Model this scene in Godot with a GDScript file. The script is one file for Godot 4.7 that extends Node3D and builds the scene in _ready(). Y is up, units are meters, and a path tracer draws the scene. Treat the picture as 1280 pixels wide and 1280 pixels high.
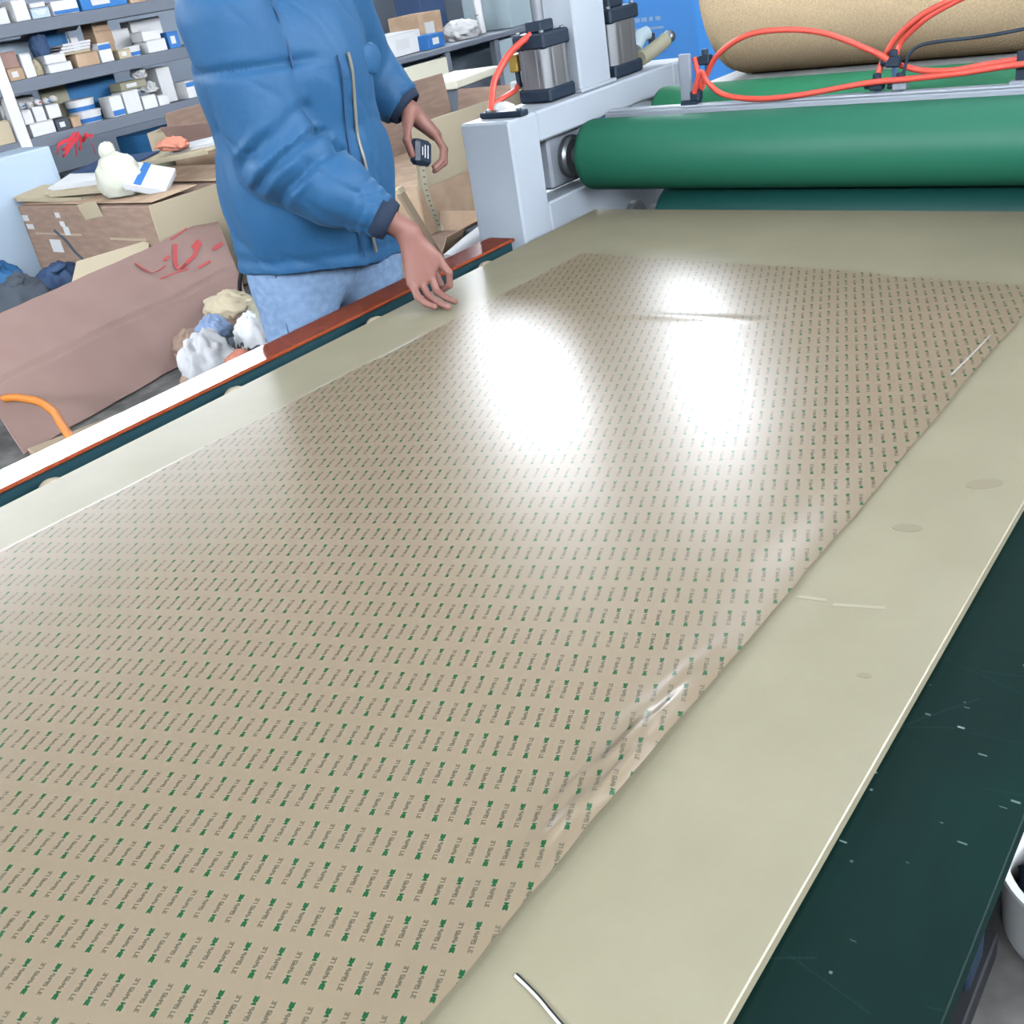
extends Node3D
# Workshop laminating line: a printed liner sheet on a cream board, green rollers, a worker with a tape measure, cluttered shelves.

var used := {}
var M := {}
var rng := RandomNumberGenerator.new()
var noise := FastNoiseLite.new()

# ---------------------------------------------------------------- naming helpers
func put(o: Node, called: String, parent: Node) -> void:
	o.name = called
	if parent == self:
		if used.has(called):
			used[called] += 1
			o.name = "%s_%03d" % [called, used[called]]
		else:
			used[called] = 0
	parent.add_child(o, true)

func thing(called: String, label: String, category: String, at := Vector3.ZERO, turn := 0.0, group := "") -> Node3D:
	var o := Node3D.new()
	put(o, called, self)
	o.position = at
	o.rotation.y = turn
	tag(o, label, category, group)
	return o

func tag(o: Node, label: String, category: String, group := "") -> void:
	o.set_meta("label", label)
	o.set_meta("category", category)
	if group:
		o.set_meta("group", group)

func part(called: String, mesh: Mesh, m: Material, parent: Node, at := Vector3.ZERO, rot := Vector3.ZERO) -> MeshInstance3D:
	var o := MeshInstance3D.new()
	o.mesh = mesh
	o.material_override = m
	o.position = at
	o.rotation = rot
	put(o, called, parent)
	return o

func one(called: String, mesh: Mesh, m: Material, label: String, category: String, at := Vector3.ZERO, rot := Vector3.ZERO, group := "") -> MeshInstance3D:
	var o := part(called, mesh, m, self, at, rot)
	tag(o, label, category, group)
	return o

func struct(called: String, mesh: Mesh, m: Material, at := Vector3.ZERO, rot := Vector3.ZERO) -> MeshInstance3D:
	var o := part(called, mesh, m, self, at, rot)
	o.set_meta("kind", "structure")
	return o

# ---------------------------------------------------------------- mesh helpers
func arr(v: PackedVector3Array, n: PackedVector3Array, idx: PackedInt32Array, uv := PackedVector2Array()) -> ArrayMesh:
	var a := []
	a.resize(Mesh.ARRAY_MAX)
	a[Mesh.ARRAY_VERTEX] = v
	a[Mesh.ARRAY_NORMAL] = n
	a[Mesh.ARRAY_INDEX] = idx
	if uv.size():
		a[Mesh.ARRAY_TEX_UV] = uv
	var m := ArrayMesh.new()
	m.add_surface_from_arrays(Mesh.PRIMITIVE_TRIANGLES, a)
	return m

func face(st: SurfaceTool, a: Vector3, b: Vector3, c: Vector3, out: Vector3) -> void:
	var n := (c - a).cross(b - a)
	if n.length_squared() < 1e-16:
		return
	if n.dot(out) < 0.0:
		var t := b
		b = c
		c = t
		n = -n
	n = n.normalized()
	for p in [a, b, c]:
		st.set_normal(n)
		st.add_vertex(p)

func quad(st: SurfaceTool, a: Vector3, b: Vector3, c: Vector3, d: Vector3, out: Vector3) -> void:
	face(st, a, b, c, out)
	face(st, a, c, d, out)

func begin() -> SurfaceTool:
	var st := SurfaceTool.new()
	st.begin(Mesh.PRIMITIVE_TRIANGLES)
	return st

# a box with chamfered edges added to a SurfaceTool
func abox(st: SurfaceTool, size: Vector3, b := 0.004, at := Vector3.ZERO, basis := Basis.IDENTITY) -> void:
	var h := size * 0.5
	b = minf(b, minf(h.x, minf(h.y, h.z)) * 0.6)
	var i := h - Vector3(b, b, b)
	var axes := [0, 1, 2]
	var pt := func(s: Vector3, ax: int) -> Vector3:
		var p := Vector3(s.x * i.x, s.y * i.y, s.z * i.z)
		p[ax] = s[ax] * h[ax]
		return at + basis * p
	for ax in axes:
		var u: int = (ax + 1) % 3
		var w: int = (ax + 2) % 3
		for s in [-1.0, 1.0]:
			var q := []
			for k in [[-1, -1], [1, -1], [1, 1], [-1, 1]]:
				var sg := Vector3.ZERO
				sg[ax] = s
				sg[u] = k[0]
				sg[w] = k[1]
				q.append(pt.call(sg, ax))
			var o := Vector3.ZERO
			o[ax] = s
			quad(st, q[0], q[1], q[2], q[3], basis * o)
		for s in [-1.0, 1.0]:
			for t in [-1.0, 1.0]:
				var e0 := Vector3.ZERO
				e0[u] = s
				e0[w] = t
				var e1 := e0
				e0[ax] = -1
				e1[ax] = 1
				var o2 := Vector3.ZERO
				o2[u] = s
				o2[w] = t
				quad(st, pt.call(e0, u), pt.call(e1, u), pt.call(e1, w), pt.call(e0, w), basis * o2)
	for x in [-1.0, 1.0]:
		for y in [-1.0, 1.0]:
			for z in [-1.0, 1.0]:
				var s := Vector3(x, y, z)
				face(st, pt.call(s, 0), pt.call(s, 1), pt.call(s, 2), basis * s)

func rbox(size: Vector3, b := 0.004) -> ArrayMesh:
	var st := begin()
	abox(st, size, b)
	return st.commit()

# box between two corners
func bb(lo: Vector3, hi: Vector3, b := 0.004) -> Array:
	return [rbox(hi - lo, b), (lo + hi) * 0.5]

# lathe: profile of (radius, height) points turned round the local Y axis
func lathe(pts: Array, seg := 32, smooth := false) -> ArrayMesh:
	var v := PackedVector3Array()
	var n := PackedVector3Array()
	var idx := PackedInt32Array()
	for k in pts.size() - 1:
		var a: Vector2 = pts[k]
		var b: Vector2 = pts[k + 1]
		if a.is_equal_approx(b):
			continue
		var d := (b - a).normalized()
		var na := Vector2(d.y, -d.x)
		var nb := na
		if smooth:
			if k > 0:
				var e: Vector2 = (a - pts[k - 1]).normalized()
				na = (na + Vector2(e.y, -e.x)).normalized()
			if k < pts.size() - 2:
				var e2: Vector2 = (pts[k + 2] - b).normalized()
				nb = (nb + Vector2(e2.y, -e2.x)).normalized()
		var base := v.size()
		for j in seg + 1:
			var t := TAU * j / seg
			var c := cos(t)
			var s := sin(t)
			v.append(Vector3(a.x * c, a.y, a.x * s))
			n.append(Vector3(na.x * c, na.y, na.x * s))
			v.append(Vector3(b.x * c, b.y, b.x * s))
			n.append(Vector3(nb.x * c, nb.y, nb.x * s))
		for j in seg:
			var q := base + j * 2
			for w in [[q, q + 2, q + 1], [q + 1, q + 2, q + 3]]:
				tri(idx, v, n, w[0], w[1], w[2])
	return arr(v, n, idx)

func tri(idx: PackedInt32Array, v: PackedVector3Array, n: PackedVector3Array, a: int, b: int, c: int) -> void:
	var g := (v[c] - v[a]).cross(v[b] - v[a])
	if g.dot(n[a] + n[b] + n[c]) >= 0.0:
		idx.append_array([a, b, c])
	else:
		idx.append_array([a, c, b])

func cyl(r: float, h: float, b := 0.003, seg := 28) -> ArrayMesh:
	return lathe([Vector2(0, -h / 2), Vector2(r - b, -h / 2), Vector2(r, -h / 2 + b), Vector2(r, h / 2 - b), Vector2(r - b, h / 2), Vector2(0, h / 2)], seg)

func curve(pts: Array, per := 8) -> PackedVector3Array:
	var out := PackedVector3Array()
	for i in pts.size() - 1:
		var p0: Vector3 = pts[maxi(i - 1, 0)]
		var p1: Vector3 = pts[i]
		var p2: Vector3 = pts[i + 1]
		var p3: Vector3 = pts[mini(i + 2, pts.size() - 1)]
		for k in per:
			out.append(p1.cubic_interpolate(p2, p0, p3, float(k) / per))
	out.append(pts[-1])
	return out

func tube(pts: Array, r: float, seg := 10, per := 8, r_end := -1.0) -> ArrayMesh:
	var c := curve(pts, per)
	var v := PackedVector3Array()
	var n := PackedVector3Array()
	var idx := PackedInt32Array()
	var up := Vector3.UP
	if absf((c[1] - c[0]).normalized().dot(up)) > 0.9:
		up = Vector3.RIGHT
	for i in c.size():
		var d := (c[mini(i + 1, c.size() - 1)] - c[maxi(i - 1, 0)]).normalized()
		var x := up.cross(d).normalized()
		var y := d.cross(x)
		up = y
		var rr := r if r_end < 0.0 else lerpf(r, r_end, float(i) / (c.size() - 1))
		for j in seg + 1:
			var t := TAU * j / seg
			var o := x * cos(t) + y * sin(t)
			v.append(c[i] + o * rr)
			n.append(o)
	for i in c.size() - 1:
		for j in seg:
			var q := i * (seg + 1) + j
			tri(idx, v, n, q, q + 1, q + seg + 1)
			tri(idx, v, n, q + 1, q + seg + 2, q + seg + 1)
	for e in [0, c.size() - 1]:
		var d2 := (c[1] - c[0]).normalized() * -1.0 if e == 0 else (c[-1] - c[-2]).normalized()
		var b0 := v.size()
		v.append(c[e])
		n.append(d2)
		for j in seg + 1:
			v.append(v[e * (seg + 1) + j])
			n.append(d2)
		for j in seg:
			tri(idx, v, n, b0, b0 + 1 + j, b0 + 2 + j)
	return arr(v, n, idx)

# flat ribbon with thickness along points; side = width direction
func ribbon(pts: Array, side: Vector3, w: float, th: float, per := 6) -> ArrayMesh:
	var c := curve(pts, per)
	var st := begin()
	var s := side.normalized() * w * 0.5
	for i in c.size() - 1:
		var d0 := (c[mini(i + 1, c.size() - 1)] - c[maxi(i - 1, 0)]).normalized()
		var d1 := (c[mini(i + 2, c.size() - 1)] - c[i]).normalized()
		var n0 := s.cross(d0).normalized() * th * 0.5
		var n1 := s.cross(d1).normalized() * th * 0.5
		var a := c[i]
		var b := c[i + 1]
		quad(st, a + s + n0, b + s + n1, b - s + n1, a - s + n0, n0)
		quad(st, a + s - n0, b + s - n1, b - s - n1, a - s - n0, -n0)
		quad(st, a + s + n0, b + s + n1, b + s - n1, a + s - n0, s)
		quad(st, a - s + n0, b - s + n1, b - s - n1, a - s - n0, -s)
	quad(st, c[0] + s, c[0] - s, c[0] - s * 0.99 + Vector3(0, th, 0), c[0] + s + Vector3(0, th, 0), c[0] - c[1])
	return st.commit()

# thick sheet over a (u,v) grid given by a function to points; thickness downwards along the normal
func sheet(nu: int, nv: int, f: Callable, th: float, uvf: Variant = null) -> ArrayMesh:
	var v := PackedVector3Array()
	var uv := PackedVector2Array()
	for j in nv + 1:
		for i in nu + 1:
			var p: Vector3 = f.call(float(i) / nu, float(j) / nv)
			v.append(p)
			uv.append(uvf.call(p) if uvf != null else Vector2(float(i) / nu, float(j) / nv))
	var n := PackedVector3Array()
	var w := nu + 1
	for j in nv + 1:
		for i in nu + 1:
			var a := v[j * w + mini(i + 1, nu)] - v[j * w + maxi(i - 1, 0)]
			var b := v[mini(j + 1, nv) * w + i] - v[maxi(j - 1, 0) * w + i]
			n.append(b.cross(a).normalized())
	if n[n.size() / 2].y < 0.0:
		for k in n.size():
			n[k] = -n[k]
	var count := v.size()
	var idx := PackedInt32Array()
	for k in count:
		v.append(v[k] - n[k] * th)
		n.append(-n[k])
		uv.append(uv[k])
	for j in nv:
		for i in nu:
			var q := j * w + i
			for o in [0, count]:
				tri(idx, v, n, o + q, o + q + 1, o + q + w)
				tri(idx, v, n, o + q + 1, o + q + w + 1, o + q + w)
	var rim := PackedInt32Array()
	for i in nu + 1:
		rim.append(i)
	for j in range(1, nv + 1):
		rim.append(j * w + nu)
	for i in range(nu - 1, -1, -1):
		rim.append(nv * w + i)
	for j in range(nv - 1, -1, -1):
		rim.append(j * w)
	var mid := v[(nv / 2) * w + nu / 2]
	for k in rim.size() - 1:
		var a2 := rim[k]
		var b2 := rim[k + 1]
		var base := v.size()
		var side := (v[b2] - v[a2]).cross(n[a2]).normalized()
		if side.dot(v[a2] - mid) < 0.0:
			side = -side
		for p in [a2, b2, b2 + count, a2 + count]:
			v.append(v[p])
			n.append(side)
			uv.append(uv[p])
		tri(idx, v, n, base, base + 1, base + 2)
		tri(idx, v, n, base, base + 2, base + 3)
	return arr(v, n, idx, uv)

# crumpled blob (bags, rags): displaced sphere
func blob(r: Vector3, rough: float, seedn: int, freq := 6.0, flat_bottom := true, sub := 26) -> ArrayMesh:
	var v := PackedVector3Array()
	var n := PackedVector3Array()
	var idx := PackedInt32Array()
	var ns := FastNoiseLite.new()
	ns.seed = seedn
	ns.frequency = freq
	ns.noise_type = FastNoiseLite.TYPE_CELLULAR
	ns.cellular_return_type = FastNoiseLite.RETURN_DISTANCE
	for j in sub + 1:
		for i in sub * 2 + 1:
			var th := PI * j / sub
			var ph := TAU * (i % (sub * 2)) / (sub * 2)
			var d := Vector3(sin(th) * cos(ph), cos(th), sin(th) * sin(ph))
			var q := d * (1.0 + rough * 0.55 * ns.get_noise_3dv(d) + rough * 0.7 * noise.get_noise_3dv(d * 90.0 + Vector3(seedn * 17, 0, 0)))
			var p := q * r
			if flat_bottom:
				p.y = maxf(p.y, -r.y * 0.5)
			v.append(p)
			n.append(Vector3.ZERO)
	var w := sub * 2 + 1
	for j in sub:
		for i in sub * 2:
			var q2 := j * w + i
			for t in [[q2, q2 + 1, q2 + w], [q2 + 1, q2 + w + 1, q2 + w]]:
				var g := (v[t[2]] - v[t[0]]).cross(v[t[1]] - v[t[0]])
				var c := (v[t[0]] + v[t[1]] + v[t[2]])
				if g.dot(c) < 0.0:
					t = [t[0], t[2], t[1]]
					g = -g
				idx.append_array(t)
				for k in 3:
					n[t[k]] += g
	for j in sub + 1:
		var s := n[j * w] + n[j * w + w - 1]
		n[j * w] = s
		n[j * w + w - 1] = s
	for k in n.size():
		n[k] = n[k].normalized() if n[k].length() > 0.0 else v[k].normalized()
	return arr(v, n, idx)

# ---------------------------------------------------------------- distance field -> surface nets
class Field:
	var o: Vector3
	var c: float
	var nx: int
	var ny: int
	var nz: int
	var d := PackedFloat32Array()

	func _init(lo: Vector3, hi: Vector3, cell: float) -> void:
		o = lo
		c = cell
		nx = int((hi.x - lo.x) / c) + 2
		ny = int((hi.y - lo.y) / c) + 2
		nz = int((hi.z - lo.z) / c) + 2
		d.resize(nx * ny * nz)
		d.fill(1.0)

	func span(lo: Vector3, hi: Vector3) -> Array:
		var a := ((lo - o) / c).floor()
		var b := ((hi - o) / c).ceil()
		return [clampi(int(a.x), 0, nx - 1), clampi(int(b.x), 0, nx - 1), clampi(int(a.y), 0, ny - 1), clampi(int(b.y), 0, ny - 1), clampi(int(a.z), 0, nz - 1), clampi(int(b.z), 0, nz - 1)]

	func cone(a: Vector3, b: Vector3, ra: float, rb: float, k := 0.02, axis := Vector3.ZERO, stretch := 1.0) -> void:
		var r := maxf(ra, rb) * maxf(1.0, stretch) + k + 3.0 * c
		var e := Vector3(r, r, r)
		var s := span(a.min(b) - e, a.max(b) + e)
		var ab := b - a
		var l2 := maxf(ab.length_squared(), 1e-9)
		var flat := axis != Vector3.ZERO
		var shrink := 1.0 / stretch - 1.0
		for z in range(s[4], s[5] + 1):
			for y in range(s[2], s[3] + 1):
				var i: int = (z * ny + y) * nx + s[0]
				var p := o + Vector3(s[0], y, z) * c - a
				for x in range(s[0], s[1] + 1):
					var t := clampf(p.dot(ab) / l2, 0.0, 1.0)
					var q := p - ab * t
					if flat:
						q += axis * (q.dot(axis) * shrink)
					var f := q.length() - (ra + (rb - ra) * t)
					var g := d[i]
					var h := k - absf(f - g)
					d[i] = minf(f, g) - (h * h * 0.25 / k if h > 0.0 else 0.0)
					p.x += c
					i += 1

	func ell(center: Vector3, basis: Basis, rad: Vector3, k := 0.02) -> void:
		var r := maxf(rad.x, maxf(rad.y, rad.z)) + k + 3.0 * c
		var e := Vector3(r, r, r)
		var s := span(center - e, center + e)
		var inv := basis.transposed()
		for z in range(s[4], s[5] + 1):
			for y in range(s[2], s[3] + 1):
				for x in range(s[0], s[1] + 1):
					var i: int = (z * ny + y) * nx + x
					var p := inv * (o + Vector3(x, y, z) * c - center)
					var k0 := (p / rad).length()
					var k1 := (p / (rad * rad)).length()
					var f := k0 * (k0 - 1.0) / k1 if k1 > 1e-6 else -rad.x
					var g := d[i]
					var h := k - absf(f - g)
					d[i] = minf(f, g) - (h * h * 0.25 / k if h > 0.0 else 0.0)

	func carve(center: Vector3, rad: float) -> void:
		var s := span(center - Vector3(rad, rad, rad) * 1.6, center + Vector3(rad, rad, rad) * 1.6)
		for z in range(s[4], s[5] + 1):
			for y in range(s[2], s[3] + 1):
				for x in range(s[0], s[1] + 1):
					var i: int = (z * ny + y) * nx + x
					d[i] = maxf(d[i], rad - (o + Vector3(x, y, z) * c - center).length())

	func cut(point: Vector3, normal: Vector3, reach := 100.0) -> void: # removes what lies on the side of the normal
		for z in nz:
			for y in ny:
				var i := z * ny * nx + y * nx
				var p := o + Vector3(0, y, z) * c - point
				for x in nx:
					var f := p.dot(normal)
					if f > d[i] and p.length_squared() < reach * reach:
						d[i] = f
					p.x += c
					i += 1

	func mesh(bump: Variant = null) -> ArrayMesh:
		var v := PackedVector3Array()
		var n := PackedVector3Array()
		var idx := PackedInt32Array()
		var id := PackedInt32Array()
		id.resize(nx * ny * nz)
		id.fill(-1)
		var dx := 1
		var dy := nx
		var dz := nx * ny
		var offs := [0, dx, dy, dx + dy, dz, dx + dz, dy + dz, dx + dy + dz]
		var cube := [Vector3(0, 0, 0), Vector3(1, 0, 0), Vector3(0, 1, 0), Vector3(1, 1, 0), Vector3(0, 0, 1), Vector3(1, 0, 1), Vector3(0, 1, 1), Vector3(1, 1, 1)]
		var edges := [[0, 1], [2, 3], [4, 5], [6, 7], [0, 2], [1, 3], [4, 6], [5, 7], [0, 4], [1, 5], [2, 6], [3, 7]]
		var lim := c * 2.0
		for z in nz - 1:
			for y in ny - 1:
				var i := z * dz + y * dy - 1
				for x in nx - 1:
					i += 1
					var f0 := d[i]
					if f0 > lim or f0 < -lim:
						continue
					var neg := 0
					for k in 8:
						if d[i + offs[k]] < 0.0:
							neg += 1
					if neg == 0 or neg == 8:
						continue
					var sum := Vector3.ZERO
					var cnt := 0
					for e in edges:
						var a: float = d[i + offs[e[0]]]
						var b: float = d[i + offs[e[1]]]
						if (a < 0.0) != (b < 0.0):
							sum += cube[e[0]].lerp(cube[e[1]], a / (a - b))
							cnt += 1
					id[i] = v.size()
					v.append(o + (Vector3(x, y, z) + sum / cnt) * c)
		for z in range(1, nz - 1):
			for y in range(1, ny - 1):
				var i := z * dz + y * dy
				for x in range(1, nx - 1):
					i += 1
					var f0 := d[i]
					if f0 > lim or f0 < -lim:
						continue
					for ax in 3:
						var st: int = [dx, dy, dz][ax]
						var f1 := d[i + st]
						if (f0 < 0.0) == (f1 < 0.0):
							continue
						var u: int = [dy, dz, dx][ax]
						var w: int = [dz, dx, dy][ax]
						var q := [id[i - u - w], id[i - w], id[i], id[i - u]]
						if q.min() < 0:
							continue
						if f0 < 0.0:
							idx.append_array([q[0], q[2], q[1], q[0], q[3], q[2]])
						else:
							idx.append_array([q[0], q[1], q[2], q[0], q[2], q[3]])
		n = norms(v, idx)
		if bump != null:
			for k in v.size():
				v[k] += n[k] * bump.call(v[k], n[k])
			n = norms(v, idx)
		var arrays := []
		arrays.resize(Mesh.ARRAY_MAX)
		arrays[Mesh.ARRAY_VERTEX] = v
		arrays[Mesh.ARRAY_NORMAL] = n
		arrays[Mesh.ARRAY_INDEX] = idx
		var m := ArrayMesh.new()
		m.add_surface_from_arrays(Mesh.PRIMITIVE_TRIANGLES, arrays)
		return m

	static func norms(v: PackedVector3Array, idx: PackedInt32Array) -> PackedVector3Array:
		var n := PackedVector3Array()
		n.resize(v.size())
		for k in range(0, idx.size(), 3):
			var a := idx[k]
			var b := idx[k + 1]
			var e := idx[k + 2]
			var g := (v[e] - v[a]).cross(v[b] - v[a])
			n[a] += g
			n[b] += g
			n[e] += g
		for k in n.size():
			n[k] = n[k].normalized()
		return n

func join(meshes: Array) -> ArrayMesh:
	var st := begin()
	for m in meshes:
		st.append_from(m, 0, Transform3D.IDENTITY)
	return st.commit()

# ---------------------------------------------------------------- materials
func mat(key: String, col: Color, rough := 0.6, metal := 0.0) -> StandardMaterial3D:
	if M.has(key):
		return M[key]
	var m := StandardMaterial3D.new()
	m.resource_name = key
	m.albedo_color = col
	m.roughness = rough
	m.metallic = metal
	M[key] = m
	return m

func rgb(r: int, g: int, b: int) -> Color:
	return Color(r / 255.0, g / 255.0, b / 255.0)

func mottle(m: StandardMaterial3D, dark: Color, light: Color, freq: float, scale: float, seedn: int, stretch := Vector3.ONE) -> void:
	var t := NoiseTexture2D.new()
	t.width = 512
	t.height = 512
	t.seamless = true
	var f := FastNoiseLite.new()
	f.seed = seedn
	f.frequency = freq
	f.fractal_octaves = 5
	t.noise = f
	var g := Gradient.new()
	g.offsets = PackedFloat32Array([0.25, 0.75])
	g.colors = PackedColorArray([dark, light])
	t.color_ramp = g
	m.albedo_color = Color.WHITE
	m.albedo_texture = t
	m.uv1_triplanar = true
	m.uv1_scale = stretch * scale

func bumpy(m: StandardMaterial3D, freq: float, scale: float, strength: float, seedn: int, bump := 8.0) -> void:
	var t := NoiseTexture2D.new()
	t.width = 512
	t.height = 512
	t.seamless = true
	t.as_normal_map = true
	t.bump_strength = bump
	var f := FastNoiseLite.new()
	f.seed = seedn
	f.frequency = freq
	f.fractal_octaves = 3
	t.noise = f
	m.normal_enabled = true
	m.normal_texture = t
	m.normal_scale = strength
	m.uv1_triplanar = true
	if m.albedo_texture == null:
		m.uv1_scale = Vector3.ONE * scale

func materials() -> void:
	mottle(mat("board", Color.WHITE, 0.28), rgb(154, 147, 122), rgb(159, 152, 127), 0.012, 0.8, 3)
	mat("board_edge", rgb(171, 164, 142), 0.35)
	mat("stain", rgb(147, 139, 115), 0.38)
	mat("edge_highlight", rgb(200, 194, 180), 0.25)  # pale highlight colour for the film edge and the fold glint
	mat("steel_white", rgb(185, 194, 203), 0.42)
	mottle(mat("rail_red", Color.WHITE, 0.13), rgb(150, 72, 44), rgb(160, 80, 50), 0.02, 3.0, 9)
	mat("rail_red", Color.WHITE).metallic_specular = 0.75
	mat("rail_red", Color.WHITE).clearcoat_enabled = true
	mat("rail_red", Color.WHITE).clearcoat_roughness = 0.08
	mat("teal", rgb(26, 66, 74), 0.5)
	mat("roller_cream", rgb(206, 192, 166), 0.4)
	mat("green_rubber", rgb(38, 112, 86), 0.5)
	mat("green_shaded", rgb(18, 70, 64), 0.5)  # lower roller's green, darkened to stand for the shade it lies in
	mat("green_side", rgb(47, 135, 94), 0.5)
	mat("aluminium", rgb(205, 208, 212), 0.32, 0.85)
	mat("alu_rail", rgb(176, 184, 194), 0.4, 0.3)
	mat("black_part", rgb(38, 52, 68), 0.42)
	mat("black_soft", rgb(24, 26, 30), 0.7)
	mat("hose_red", rgb(238, 92, 76), 0.35)
	mat("hose_orange", rgb(232, 142, 60), 0.4)
	mat("brass", rgb(212, 176, 88), 0.35, 0.5)
	mat("white_plastic", rgb(232, 234, 232), 0.4)
	mat("steel", rgb(170, 176, 182), 0.35, 0.8)
	mottle(mat("felt", Color.WHITE, 0.95), rgb(238, 204, 158), rgb(252, 228, 186), 0.06, 4.0, 21)
	bumpy(mat("felt", Color.WHITE), 0.06, 4.0, 0.8, 22, 10.0)
	mottle(mat("kraft", Color.WHITE, 0.85), rgb(202, 170, 140), rgb(220, 191, 161), 0.01, 0.9, 31)
	mottle(mat("kraft_dark", Color.WHITE, 0.85), rgb(166, 139, 122), rgb(179, 151, 133), 0.012, 0.9, 32, Vector3(1, 5, 1))
	mottle(mat("kraft_pink", Color.WHITE, 0.85), rgb(174, 142, 132), rgb(180, 149, 138), 0.01, 0.6, 33)
	mat("kraft_light", rgb(215, 200, 169), 0.85)
	mat("tape", rgb(206, 188, 160), 0.3)
	mat("paper", rgb(239, 239, 239), 0.75)
	mat("paper_grey", rgb(249, 250, 250), 0.8)
	mat("box_white", rgb(250, 250, 250), 0.65)
	mat("box_blue", rgb(63, 132, 208), 0.55)
	mat("bin_blue", rgb(54, 119, 173), 0.6)
	mat("navy", rgb(66, 91, 128), 0.7)
	mat("bag_white", rgb(252, 252, 252), 0.45)
	mat("bag_cream", rgb(232, 232, 212), 0.55)
	mat("bag_grey", rgb(216, 216, 216), 0.6)
	mat("rag_blue", rgb(147, 170, 205), 0.85)
	mat("rag_dark", rgb(86, 94, 103), 0.85)
	mat("red_strap", rgb(252, 83, 94), 0.5)
	mat("red_paint", rgb(222, 92, 92), 0.7)
	mat("salmon", rgb(240, 157, 130), 0.7)
	mat("shelf_steel", rgb(126, 134, 146), 0.55)
	mat("post_white", rgb(250, 250, 250), 0.5)
	mat("cabinet", rgb(208, 228, 246), 0.5)
	mat("cabinet_cream", rgb(250, 246, 222), 0.6)
	mat("cabinet_grey", rgb(185, 205, 212), 0.6)
	mat("blue_sheet", rgb(60, 137, 211), 0.55)
	mat("sign_blue", rgb(130, 164, 204), 0.6)
	mat("wood", rgb(178, 158, 132), 0.8)
	mat("olive", rgb(170, 167, 143), 0.8)
	mat("wall", rgb(158, 170, 184), 0.85)
	mat("ceiling", rgb(240, 244, 249), 0.85)
	mottle(mat("concrete", Color.WHITE, 0.75), rgb(98, 96, 92), rgb(128, 125, 120), 0.02, 0.7, 41)
	mat("skin", rgb(149, 104, 92), 0.5)
	mat("nail", rgb(166, 122, 110), 0.3)
	mat("hair", rgb(26, 22, 20), 0.6)
	var j := mat("jacket", rgb(42, 92, 134), 0.54)
	j.metallic_specular = 0.38
	bumpy(j, 0.02, 4.0, 0.25, 51, 6.0)
	j.rim_enabled = true
	j.rim = 0.4
	mat("jacket_seam", rgb(40, 79, 119), 0.6)
	mat("cuff", rgb(28, 44, 66), 0.8)
	mat("zip", rgb(150, 150, 140), 0.4, 0.3)
	mottle(mat("denim", Color.WHITE, 0.85), rgb(117, 145, 178), rgb(136, 163, 195), 0.03, 2.5, 61)
	mat("denim_seam", rgb(84, 108, 140), 0.85)
	mat("shoe", rgb(40, 42, 48), 0.7)
	mat("sole", rgb(220, 218, 212), 0.7)
	mat("lip", rgb(176, 104, 96), 0.5)
	mat("eye_white", rgb(236, 234, 230), 0.3)
	mat("iris", rgb(48, 32, 24), 0.3)
	mat("tape_yellow", rgb(196, 188, 160), 0.4)
	var g := StandardMaterial3D.new()
	g.resource_name = "window_glass"
	g.transparency = BaseMaterial3D.TRANSPARENCY_ALPHA
	g.albedo_color = Color(1, 1, 1, 0.06)
	g.roughness = 0.05
	M["glass"] = g
	# dark green painted plate: scratches and pale specks drawn on a texture
	var im := Image.create(512, 1024, true, Image.FORMAT_RGB8)
	var base := rgb(4, 34, 30)
	for y in 1024:
		for x in 512:
			var k := 1.0 + 0.22 * noise.get_noise_2d(x * 0.35, y * 0.12) + 0.08 * noise.get_noise_2d(x * 2.0, y * 0.4)
			im.set_pixel(x, y, Color(base.r * k, base.g * k, base.b * k))
	for s in 46:
		var p := Vector2(rng.randf() * 512, rng.randf() * 1024)
		var dir := Vector2(rng.randf_range(-1, 1), rng.randf_range(-0.6, 0.6)).normalized()
		var l := rng.randi_range(30, 190)
		var br := rng.randf_range(0.03, 0.09)
		for q in l:
			var a := p + dir * q + Vector2(0, 0.0006 * q * q)
			if a.x >= 0 and a.x < 511 and a.y >= 0 and a.y < 1023:
				var c0 := im.get_pixel(int(a.x), int(a.y))
				im.set_pixel(int(a.x), int(a.y), c0 + Color(br, br, br))
	for s in 110:
		var p2 := Vector2i(rng.randi_range(8, 500), rng.randi_range(8, 1010))
		var w := rng.randi_range(2, 6)
		im.fill_rect(Rect2i(p2.x, p2.y, w, rng.randi_range(1, 3)), Color(0.62, 0.72, 0.7) * rng.randf_range(0.6, 1.0))
	im.generate_mipmaps()
	var plate := mat("green_plate", Color.WHITE, 0.5)
	plate.metallic_specular = 0.3
	plate.albedo_texture = ImageTexture.create_from_image(im)
	# printed liner: one cell holds two strings of print, turned half round to one another
	var fm := mat("liner", Color.WHITE, 0.28)
	fm.albedo_texture = ImageTexture.create_from_image(print_cell())
	fm.metallic_specular = 0.75
	bumpy_uv2(fm)

func bumpy_uv2(_m: StandardMaterial3D) -> void:
	pass

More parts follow.
